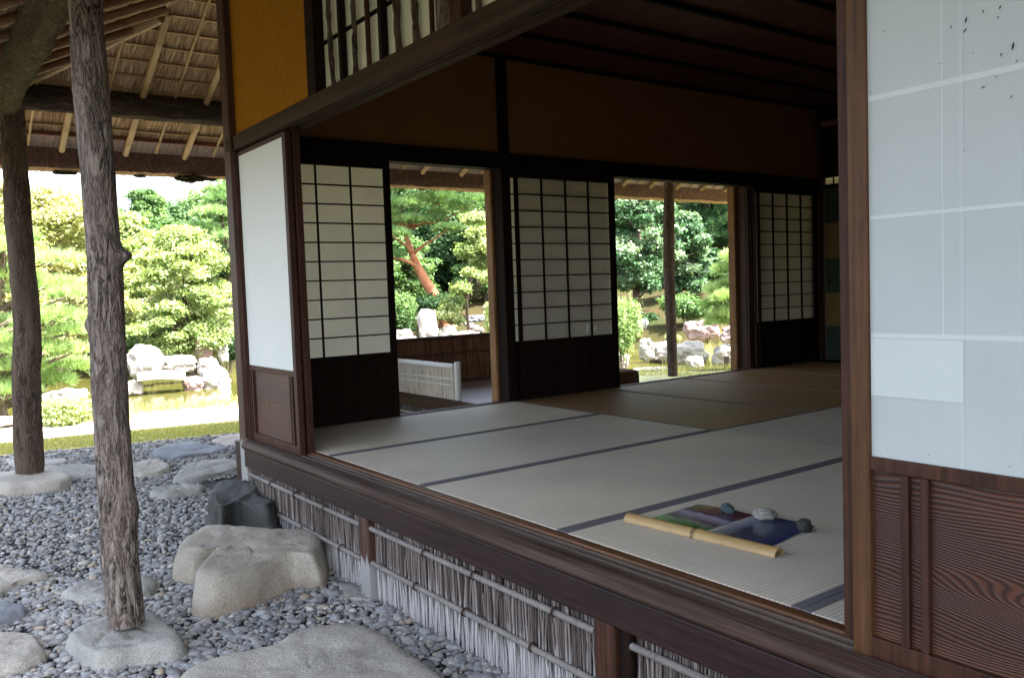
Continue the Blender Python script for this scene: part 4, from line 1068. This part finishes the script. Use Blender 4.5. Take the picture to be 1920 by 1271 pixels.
# ================================================================ GARDEN PLANTS
def leaves(cl, n, size_, flat=0.5, aspect=0.6, shell=0.55, seed=0, up=0.8):
    """cl: array (k,6) centres and radii"""
    g = np.random.default_rng(seed); cl = np.asarray(cl, float); n = int(n*1.9); size = size_*.72
    vol = cl[:, 3]*cl[:, 4]; pk = g.choice(len(cl), n, p=vol/vol.sum())
    d = g.standard_normal((n, 3)); d /= np.linalg.norm(d, axis=1)[:, None]
    rr = shell+(1-shell)*g.random(n)**0.7
    lump = 1+0.25*np.sin(d[:, 0]*5+pk)*np.cos(d[:, 1]*6+pk*2)
    rr = rr*lump+np.abs(g.normal(0, .22, n))*(g.random(n) < .35)
    p = cl[pk, :3]+d*rr[:, None]*cl[pk, 3:6]
    nrm = g.standard_normal((n, 3))*0.55; nrm[:, 2] += up; nrm += d*0.45; nrm /= np.linalg.norm(nrm, axis=1)[:, None]
    aspect = aspect*g.uniform(.6, 1.3, n)[:, None]; t = np.cross(nrm, g.standard_normal((n, 3))); t /= np.linalg.norm(t, axis=1)[:, None]; b = np.cross(nrm, t)
    s = size*g.uniform(0.6, 1.3, n)[:, None]
    V = np.stack([p-t*s, p-b*s*aspect, p+t*s, p+b*s*aspect], 1).reshape(-1, 3)
    F = np.arange(n*4).reshape(-1, 4)
    cr_ = g.random(len(cl))
    r = np.clip(0.5*g.random(n)+0.5*cr_[pk]+0.05, 0, 1)
    return V, F, np.repeat(r, 4)
def needles(cl, n, ln, seed=0, per=12, wd=0.006):
    g = np.random.default_rng(seed); cl = np.asarray(cl, float)
    vol = cl[:, 3]*cl[:, 4]; pk = g.choice(len(cl), n, p=vol/vol.sum())
    d = g.standard_normal((n, 3)); d /= np.linalg.norm(d, axis=1)[:, None]; d[:, 2] = np.abs(d[:, 2])*1.0-0.25
    p = cl[pk, :3]+d*(0.45+0.55*g.random(n)**.5)[:, None]*cl[pk, 3:6]
    ax = d*0.7+np.array([0, 0, .8]); ax /= np.linalg.norm(ax, axis=1)[:, None]
    P_ = np.repeat(p, per, 0); A_ = np.repeat(ax, per, 0); m = len(P_)
    q = A_+g.standard_normal((m, 3))*0.55; q /= np.linalg.norm(q, axis=1)[:, None]
    s = np.cross(q, g.standard_normal((m, 3))); s /= np.linalg.norm(s, axis=1)[:, None]
    L = ln*g.uniform(.7, 1.2, m)[:, None]
    V = np.stack([P_-s*wd, P_+s*wd, P_+q*L], 1).reshape(-1, 3)
    F = np.arange(m*3).reshape(-1, 3)
    cr_ = g.random(len(cl)); r = np.clip(np.repeat(.55*g.random(n)+.45*cr_[pk], per), 0, 1)
    return V, F, np.repeat(r, 3)
def limb_mesh(base, tops, r0_, bend=0.25, seed=0, trunk_top=None, lean=(0, 0)):
    rnd = random.Random(seed); mb = MB(); base = Vector(base); tt = Vector(trunk_top)
    tr = []
    for i in range(9):
        t = i/8; p = base.lerp(tt, t)+Vector((math.sin(t*4+seed)*bend*t*(1-t)*2, math.cos(t*3+seed)*bend*t*(1-t)*2, 0)); tr.append(p)
    mb.tube(tr, [r0_*(1-.75*i/8)+(r0_*.35 if i == 0 else 0) for i in range(9)], 9)
    for c in tops:
        c = Vector(c); k = min(range(1, 9), key=lambda i: abs(tr[i].z-(c.z-(c-tr[i]).length*.35)))
        a = tr[k]; m1 = a.lerp(c, .5)+Vector((rnd.uniform(-.15, .15), rnd.uniform(-.15, .15), -.08*(c-a).length+rnd.uniform(-.05, .15)))
        q = r0_*(1-.75*k/8)*.55
        mb.tube([a, a.lerp(m1, .5)+Vector((0, 0, .03)), m1, m1.lerp(c, .6), c], [q, q*.8, q*.6, q*.4, q*.2], 6)
    return mb
TREEG = 'garden trees beyond the pond'
def tree(name, label, base, height, rad, mat, n, size, kind='leaf', bark_='barktree', clumps=14, seed=1, flat=.45, low=0.25, cat='tree', group=TREEG, trunk_r=None, top=None, cl=None, csz=0.36, per=12, ln=.12, shell=.5, wd=.006):
    rnd = random.Random(seed); b = Vector(base); t = empty(name, b); tag(t, label, cat, group)
    if cl is None:
        cl = []
        for k in range(clumps):
            f = low+(1-low)*((k+.5)/clumps)
            ang = k*2.4+rnd.uniform(-.5, .5)
            prof = math.sin(math.pi*min(1, max(.12, (f-low)/(1-low)*.75+.22)))
            q = rad*prof*rnd.uniform(.25, .85)
            s = rad*csz*rnd.uniform(.7, 1.3)
            cl.append((b.x+math.cos(ang)*q, b.y+math.sin(ang)*q, b.z+height*f-s*flat*.5, s, s, s*flat))
    tt = Vector(top) if top else Vector((b.x+rnd.uniform(-.2, .2)*rad, b.y+rnd.uniform(-.2, .2)*rad, b.z+height*.86))
    tr = trunk_r or 0.035*height**.8+.02
    limb_mesh(b-Vector((0, 0, .1)), [c[:3] for c in cl], tr, .3, seed, tt).build('trunk', bark_, t, True)
    if kind == 'leaf': V, F, r = leaves(cl, n, size, seed=seed, shell=shell)
    else: V, F, r = needles(cl, n, ln, seed=seed, per=per, wd=wd)
    mk('crown', V, F, mat, r, parent=t)
    return t
def base_at(px, dist):
    p = atd(px, 560, dist); return Vector((p.x, p.y, terrain(p.x, p.y)))
def crown_z(py, px, dist): return atd(px, py, dist).z
def ptree(name, label, px, dist, py_top, hw, mat, n, size, **k):
    b = base_at(px, dist); h = crown_z(py_top, px, dist)-b.z; r = hw/FPX*dist
    return tree(name, label, b, h, r, mat, n, size, **k)
def pads(lst, dist, mul=1.0, flat=.35, jit=.6, seed=0):
    rnd = random.Random(seed); out = []
    for px, py, hw in lst:
        d = dist+rnd.uniform(-jit, jit); p = atd(px, py, d); s = hw/FPX*d*mul; out.append((p.x, p.y, p.z, s, s, s*flat))
    return out
# --- left view
b = base_at(-25, 12.2)
tree('pine_tree', 'pale needled pine whose layered boughs reach in behind the far bark post', b, 3, 1, 'lf_pinel', 2600, .1, kind='pine', bark_='barktree', seed=3, ln=.13, per=16, wd=.0045,
     top=atd(5, 470, 12.2), trunk_r=.13, group=None, cl=pads([(-20, 470, 60), (20, 450, 45), (110, 490, 40), (85, 540, 55), (10, 520, 50), (130, 555, 30), (100, 600, 55), (20, 610, 45), (130, 625, 35), (70, 655, 50), (120, 690, 48), (20, 690, 50), (90, 718, 45), (-30, 640, 60), (-40, 720, 60), (30, 735, 35), (140, 660, 35)], 12.2, 1, .33, seed=3))
ptree('maple_tree', 'orange tinted maple high behind the two bark posts', 105, 21, 352, 150, 'lf_orange', 24000, .06, seed=5, clumps=60, flat=.5, low=.15, csz=.22, shell=.15)
ptree('maple_tree', 'bright yellow green maple with a slim grey trunk, left of the white paper panel', 343, 19.8, 425, 125, 'lf_maple', 30000, .055, seed=8, clumps=70, flat=.45, low=.26, csz=.2, trunk_r=.10, shell=.1)
ptree('maple_tree', 'second yellow green maple, between the near bark post and the slim trunked one', 250, 23, 400, 90, 'lf_maple', 18000, .06, seed=9, clumps=50, flat=.5, low=.12, csz=.22, shell=.15)
ptree('broadleaf_tree', 'round mid green tree against the white sky left of the corner post', 285, 30, 356, 70, 'lf_green', 16000, .075, seed=11, clumps=40, flat=.55, low=.2, csz=.24, shell=.2)
ptree('pine_tree', 'darker layered pine right beside the corner post', 432, 27, 350, 85, 'lf_pine', 2600, .1, kind='pine', seed=13, clumps=18, flat=.35, ln=.2, per=12, wd=.010, low=.3)
ptree('maple_tree', 'pale yellow maple top above the far bark post', 10, 27, 345, 90, 'lf_orange', 14000, .07, seed=14, clumps=45, csz=.22, flat=.5, low=.1, shell=.15)
# --- left opening
b = base_at(838, 23)
tree('pine_tree', 'leaning orange barked pine seen through the left opening', b, 5, 2, 'lf_pine', 3600, .1, kind='pine', bark_='barkpine', seed=21, ln=.16, per=13, wd=.008, trunk_r=.21,
     top=atd(757, 430, 23), group=None, cl=pads([(745, 385, 45), (790, 380, 45), (830, 375, 40), (760, 415, 40), (730, 440, 40), (800, 415, 40), (850, 395, 45), (890, 380, 45), (840, 430, 30), (700, 400, 50), (770, 350, 60), (850, 350, 60), (725, 480, 35), (740, 345, 50)], 22.3, 1, .3, seed=21))
b = base_at(880, 21)
tree('maple_tree', 'light green maple with drooping sprays seen through the left opening', b, 4, 2, 'lf_maple', 11000, .055, seed=23, trunk_r=.05, group=None, shell=.3,
     top=atd(885, 470, 21), cl=pads([(905, 440, 30), (880, 470, 28), (910, 490, 30), (865, 540, 20), (850, 565, 22), (835, 590, 22), (855, 600, 16), (920, 520, 22), (880, 510, 16), (930, 460, 35), (895, 410, 25), (845, 575, 20)], 20.6, 1, .5, seed=23))
ptree('broadleaf_tree', 'mid green tree behind the orange trunk', 765, 27, 440, 75, 'lf_green', 15000, .07, seed=25, clumps=40, flat=.55, low=.02, csz=.24, shell=.2)
ptree('broadleaf_tree', 'dark tree filling the back of the left opening', 850, 31, 300, 130, 'lf_dark', 18000, .10, seed=26, clumps=24, flat=.6, low=.1)
ptree('broadleaf_tree', 'soft green tree at the right edge of the left opening', 915, 28, 340, 80, 'lf_green', 17000, .07, seed=27, clumps=44, flat=.5, low=.1, csz=.22, shell=.2)
# --- right opening
ptree('broadleaf_tree', 'glossy leaved tree glinting at the left of the right opening', 1195, 24, 340, 95, 'lf_gloss', 24000, .07, seed=31, clumps=56, flat=.5, low=.2, csz=.22, shell=.2)
ptree('broadleaf_tree', 'second glossy leaved tree just right of the slim pole', 1290, 26, 400, 70, 'lf_gloss', 18000, .07, seed=32, clumps=44, flat=.5, low=.1, csz=.24, shell=.2)
ptree('pine_tree', 'dark pine at the top of the right opening', 1345, 31, 300, 110, 'lf_dark', 3600, .1, kind='pine', seed=33, clumps=24, flat=.4, ln=.26, per=12, wd=.014, low=.2)
b = base_at(1385, 17)
tree('pine_tree', 'bright green young pine at the right jamb of the right opening', b, 3, 1, 'lf_pinel', 1500, .1, kind='pine', seed=35, ln=.17, per=16, wd=.007, trunk_r=.05, group=None,
     top=atd(1378, 470, 17), cl=pads([(1378, 485, 22), (1360, 510, 20), (1385, 530, 26), (1345, 545, 20), (1365, 560, 26), (1335, 575, 18), (1370, 590, 30), (1350, 605, 25), (1390, 570, 30), (1400, 500, 30)], 17, 1, .5, jit=.3, seed=35))
# backdrop wood, each tree its own
bgt = []
protos = {}
spec = [(-90, 33, 372, 120), (40, 36, 376, 90), (160, 38, 372, 90), (215, 34, 392, 80), (330, 37, 386, 90), (400, 40, 365, 90), (480, 35, 330, 110), (560, 40, 290, 120), (650, 36, 260, 120),
        (720, 38, 250, 120), (790, 42, 230, 120), (880, 38, 230, 120), (960, 36, 240, 120), (1060, 38, 220, 120), (1150, 36, 220, 120), (1220, 40, 230, 110), (1300, 37, 210, 120), (1380, 35, 230, 110), (1460, 38, 230, 120), (1560, 36, 230, 120), (780, 30, 480, 60), (1240, 33, 380, 90), (1180, 30, 450, 60), (1320, 29, 470, 60)]
word = ['far left behind the orange maple', 'second from the left on the skyline', 'third from the left on the skyline', 'fourth from the left on the skyline', 'low on the skyline beyond the yellow maple', 'beside the corner post on the skyline', 'hidden by the white paper panel', 'hidden by the white panel stile', 'behind the closed left door',
        'at the left of the left opening, far back', 'in the middle of the left opening, far back', 'at the right of the left opening, far back', 'behind the middle post', 'behind the middle paper door', 'at the left edge of the right opening, far back', 'left of the slim pole, far back', 'right of the slim pole, far back', 'behind the right jamb', 'behind the last paper door', 'behind the banded door', 'low behind the orange trunk', 'low and dark left of the slim pole, far back', 'undergrowth height, left in the right opening', 'undergrowth height, right in the right opening']
for i, (px, dist, pt, hw) in enumerate(spec):
    mt = ['lf_green', 'lf_dark'][(i*7) % 3 % 2] if px < 700 else ['lf_dark', 'lf_green', 'lf_dark'][i % 3]
    ptree('broadleaf_tree', 'woodland tree '+word[i], px, dist, pt, hw, mt, 9000, .13, seed=50+i, clumps=18, flat=.6, low=.05, group='woodland trees far back')
# shrubs
def shrub(px, dist, py_c, hw, hh_, mat, n, size, label, seed=1, group='shrubs around the pond', k=7):
    p = atd(px, py_c, dist); r = hw/FPX*dist; hz = hh_/FPX*dist; rnd = random.Random(seed)
    gz = terrain(p.x, p.y); t = empty('shrub', (p.x, p.y, gz)); tag(t, label, 'shrub', group)
    cl = [(p.x+rnd.uniform(-.55, .55)*r, p.y+rnd.uniform(-.55, .55)*r, p.z+rnd.uniform(-.45, .35)*hz, r*.5, r*.5, hz*.6) for _ in range(k)]
    V, F, rr = leaves(cl, n, size, seed=seed, shell=.6); mk('foliage', V, F, mat, rr, parent=t)
    mb = MB()
    for c in cl: mb.tube([(p.x, p.y, min(gz, p.z-hz*.9)-.05), ((p.x+c[0])/2, (p.y+c[1])/2, (gz+c[2])/2), c[:3]], [.015, .01, .004], 5)
    mb.build('stem', 'barktree', t)
shrub(118, 11.2, 768, 52, 26, 'lf_maple', 4200, .026, 'low clipped yellow green azalea by the rope, behind the far bark post', 2)
shrub(290, 20, 628, 45, 20, 'lf_green', 3500, .05, 'dark low shrub above the big white boulder', 3)
shrub(325, 20.5, 650, 40, 22, 'lf_green', 3500, .045, 'green shrub at the foot of the slim maple trunk', 4)
shrub(375, 20.5, 640, 22, 24, 'lf_maple', 2500, .045, 'bright green bush just right of the slim maple trunk', 5)
shrub(425, 19.5, 655, 25, 30, 'lf_dark', 2500, .045, 'dark bush right of the speckled upright rock', 6)
shrub(245, 21, 655, 25, 22, 'lf_dark', 1800, .05, 'small dark bush beside the near bark post', 16)
shrub(755, 21, 585, 38, 36, 'lf_green', 5200, .045, 'rounded green shrub in the lower left of the left opening', 7)
shrub(810, 22.5, 565, 38, 22, 'lf_dark', 3500, .05, 'blue green shrub at the foot of the orange trunk', 8)
shrub(925, 18, 590, 22, 40, 'lf_maple', 3600, .035, 'bright clipped shrub at the right edge of the left opening', 9)
shrub(1160, 15.5, 615, 34, 60, 'lf_pinel', 9000, .026, 'tall rounded pale green shrub at the left of the right opening', 10)
shrub(1290, 22, 575, 42, 26, 'lf_green', 4500, .05, 'leafy shrub above the brown boulder in the right opening', 11)
shrub(1205, 23, 600, 25, 16, 'lf_dark', 2000, .05, 'small dark shrub on the bank left of the slim pole', 12)
shrub(1262, 20, 632, 14, 9, 'lf_maple', 900, .03, 'tiny bright shrub right behind the slim pole', 13)
shrub(1000, 20, 600, 60, 50, 'lf_green', 4000, .05, 'shrub behind the middle paper door', 14)

# garden rocks
def rock(px0, px1, py_top, py_base, dist, mat, label, seed, sq=1.0, group='rocks around the pond', zb=None):
    b0 = atd(px0, py_base, dist); b1 = atd(px1, py_base, dist); cz = atd((px0+px1)/2, py_top, dist).z
    c = (b0+b1)/2; w_ = (b1-b0).length/2; zb = b0.z; h = cz-zb
    bm = bmesh.new(); bmesh.ops.create_icosphere(bm, subdivisions=5, radius=1)
    fdir = Vector((b1.x-b0.x, b1.y-b0.y, 0)).normalized(); rdir = Vector((-fdir.y, fdir.x, 0))
    for v in bm.verts:
        p = v.co.copy(); m_ = max(abs(p.x), abs(p.y), abs(p.z)); p = p*(1-sq*.35)+p*(sq*.35/m_)
        q = v.co*1.3+Vector((seed*3.7, seed, 0)); cell = mn.cell(q*1.5)
        k = 1+.28*mn.noise(q)+.16*mn.noise(q*2.3)-.10*abs(mn.noise(q*4.5))+.06*mn.noise(q*9)
        p *= k*.92
        z = p.z*h*.62+h*.40
        v.co = fdir*(p.x*w_)+rdir*(p.y*w_*.75)+Vector((0, 0, max(z, -.35)))
    me = bpy.data.meshes.new('rock'); bm.to_mesh(me); bm.free()
    me.polygons.foreach_set('use_smooth', [True]*len(me.polygons))
    o = link('rock', me, mat); o.location = (c.x, c.y, zb); return tag(o, label, 'rock', group)
rock(236, 310, 648, 702, 17.5, 'palestone', 'biggest white boulder across the pond, right of the near bark post', 1)
rock(300, 372, 664, 696, 17.8, 'palestone', 'long low white rock right of the biggest boulder', 2)
rock(366, 402, 633, 672, 19.3, 'pinkstone', 'upright speckled grey rock on the far bank', 3)
rock(408, 430, 642, 676, 19.2, 'greystone', 'small grey rock right of the upright speckled one', 4)
rock(340, 385, 706, 734, 16.2, 'pinkstone', 'pinkish rock at the right end of the stone bridge', 5)
rock(372, 434, 690, 736, 16.4, 'palestone', 'pale craggy rock in the water next to the corner post', 6)
rock(236, 272, 712, 738, 16.0, 'palestone', 'rounded pale rock at the left end of the stone bridge', 7)
rock(370, 410, 670, 700, 17.2, 'palestone', 'white rock behind the craggy one', 8)
rock(88, 170, 728, 765, 14.0, 'palestone', 'pale rock between the two bark posts', 9)
rock(-30, 40, 780, 800, 11.5, 'palestone', 'flat pale rock left of the far bark post', 10)
rock(60, 135, 735, 760, 14.6, 'greystone', 'grey rock half hidden behind the azalea', 19)
rock(783, 822, 578, 650, 20.0, 'palestone', 'tall standing pale slab seen through the left opening', 11, 1.4)
rock(733, 782, 618, 650, 19.5, 'palestone', 'low pale rock at the left end of the reed wall', 12)
rock(818, 858, 610, 650, 20.3, 'greystone', 'dark grey rock right of the tall slab', 13)
rock(850, 905, 620, 645, 20.0, 'pinkstone', 'pinkish flat rock above the reed wall', 14)
rock(868, 915, 590, 606, 24.0, 'bluestone', 'flat bluish rock on the mossy slope', 15)
rock(905, 925, 571, 580, 27.0, 'bluestone', 'small bluish rock higher up the mossy slope', 16)
for k in range(4): rock(862+k*9, 880+k*9, 602+k*4, 610+k*4, 23.4-k*.5, 'greystone', ['topmost', 'second', 'third', 'lowest'][k]+' flat step stone of the short stair on the mossy slope', 17+k*.3, 1.5, 'stone steps on the slope')
rock(1198, 1228, 634, 672, 17.4, 'greystone', 'dark edged rock left of the slim pole at the waterline', 21)
rock(1212, 1268, 640, 674, 17.6, 'palestone', 'white rock behind the slim pole', 22)
rock(1255, 1330, 640, 680, 17.4, 'greystone', 'grey craggy rock right of the slim pole', 23)
rock(1282, 1350, 598, 634, 20.5, 'pinkstone', 'broad brown boulder on the far bank in the right opening', 24)
rock(1350, 1395, 612, 640, 19.5, 'pinkstone', 'brown boulder beside the right jamb', 25)
rock(1335, 1392, 645, 682, 17.0, 'greystone', 'grey rock at the foot of the right jamb', 26)
rock(1284, 1322, 667, 692, 16.4, 'palestone', 'small pale rock in the water right of the slim pole', 27)
rock(1150, 1180, 660, 690, 15.8, 'palestone', 'pale rock under the tall rounded shrub', 28)
rock(1185, 1262, 688, 712, 14.4, 'palestone', 'pale shore rock left of the slim pole', 29)
rock(1192, 1215, 598, 616, 21.5, 'bluestone', 'small bluish stone on the shaded bank', 30)
# stone bridge
a = atd(258, 712, 16.1); b_ = atd(348, 710, 16.1)
br_ = MB(); d = (b_-a).normalized(); q = Vector((-d.y, d.x, 0))*.3
for s, z in ((0, 0), (1, 0)): pass
vs_ = []
for t in np.linspace(0, 1, 9):
    p = a.lerp(b_, t); z = .03*math.sin(t*math.pi)
    for sg, zz in ((-1, 0), (1, 0), (1, .11), (-1, .11)): vs_.append((p.x+q.x*sg*(1+.06*math.sin(t*9)), p.y+q.y*sg, p.z+z+zz))
fs_ = [(i*4+j, i*4+(j+1) % 4, i*4+4+(j+1) % 4, i*4+4+j) for i in range(8) for j in range(4)]+[(0, 1, 2, 3), (35, 34, 33, 32)]
o = br_.add(vs_, fs_).build('stone_bridge', 'granite'); tag(o, 'flat stone slab bridge low over the pond', 'bridge')
# rope line and its stakes
rp = empty('rope_barrier', (-1.2, 7.2, G)); tag(rp, 'thin rope strung low along the far side of the path', 'rope')
pp = [atd(x, y, dd) for x, y, dd in ((-60, 812, 11.0), (28, 802, 11.2), (80, 792, 11.3), (175, 790, 11.4), (245, 786, 11.5), (300, 783, 11.6), (370, 775, 11.7), (450, 763, 11.9), (560, 755, 12.1))]
MB().tube(pp, .008, 6).build('rope', 'white_rope', rp)
for i in (1, 3, 8): MB().tube([(pp[i].x, pp[i].y, terrain(pp[i].x, pp[i].y)-.05), (pp[i].x, pp[i].y, pp[i].z+.03)], .01, 6).build('stake', 'white_rope', rp)
p = atd(1363, 694, 14.5)
o = MB().tube([(p.x, p.y, -.7), (p.x, p.y, atd(1363, 668, 14.5).z)], [.05, .045], 10).build('stake_post', 'barktree'); tag(o, 'short dark wooden stake standing in the grass by the right jamb', 'post')
# grass
def blades(n, region, h, seed, name, label):
    g = np.random.default_rng(seed); pts = []
    for _ in range(n): pts.append(region(g))
    P_ = np.array(pts); n = len(P_)
    hh2 = h*g.uniform(.5, 1.3, n); a = g.uniform(0, 6.28, n); w_ = .0035+.004*g.random(n)
    dx, dy = np.cos(a)*w_, np.sin(a)*w_; lx = g.normal(0, .3, n)*hh2; ly = g.normal(0, .3, n)*hh2
    V = np.stack([P_-np.stack([dx, dy, 0*dx], 1), P_+np.stack([dx, dy, 0*dx], 1), P_+np.stack([lx, ly, hh2], 1)], 1).reshape(-1, 3)
    mk(name, V, np.arange(3*n).reshape(-1, 3), 'grass', np.repeat(g.random(n), 3)); tag(bpy.data.objects[name], label, 'grass', kind='stuff')
def reg_lawn(g):
    x = g.uniform(-3, 2.6); y0 = 4.42-(x+0)*.245; return (x, y0+g.uniform(0.03, .85), G)
blades(26000, reg_lawn, .022, 5, 'short_grass', 'short olive lawn grass between gravel and path')
def reg_bank(g):
    while True:
        az = g.uniform(-8, 62); d = g.uniform(10.9, 12.7)+.055*max(0, az-14); az = R(az); x = C0.x+d*math.sin(az); y = C0.y+d*math.cos(az); z = terrain(x, y)
        if 37 < math.degrees(az) < 43.5 and g.random() < .8: continue
        if z > WATER-.03 and mn.noise(Vector((x*.9, y*.9, 3))) > -.15: return (x, y, z)
blades(13000, reg_bank, .085, 6, 'tall_grass', 'sunlit tall grass along the near shore of the pond')
def reg_far(g):
    while True:
        px = g.uniform(1240, 1400); d = g.uniform(17, 21); p = atd(px, 600, d)
        if mn.noise(Vector((p.x*1.5, p.y*1.5, 3))) > .0: return (p.x, p.y, max(terrain(p.x, p.y), WATER))
blades(1500, reg_far, .25, 8, 'pond_reeds', 'green reeds growing between the rocks of the far shore')
bpy.context.view_layer.update()
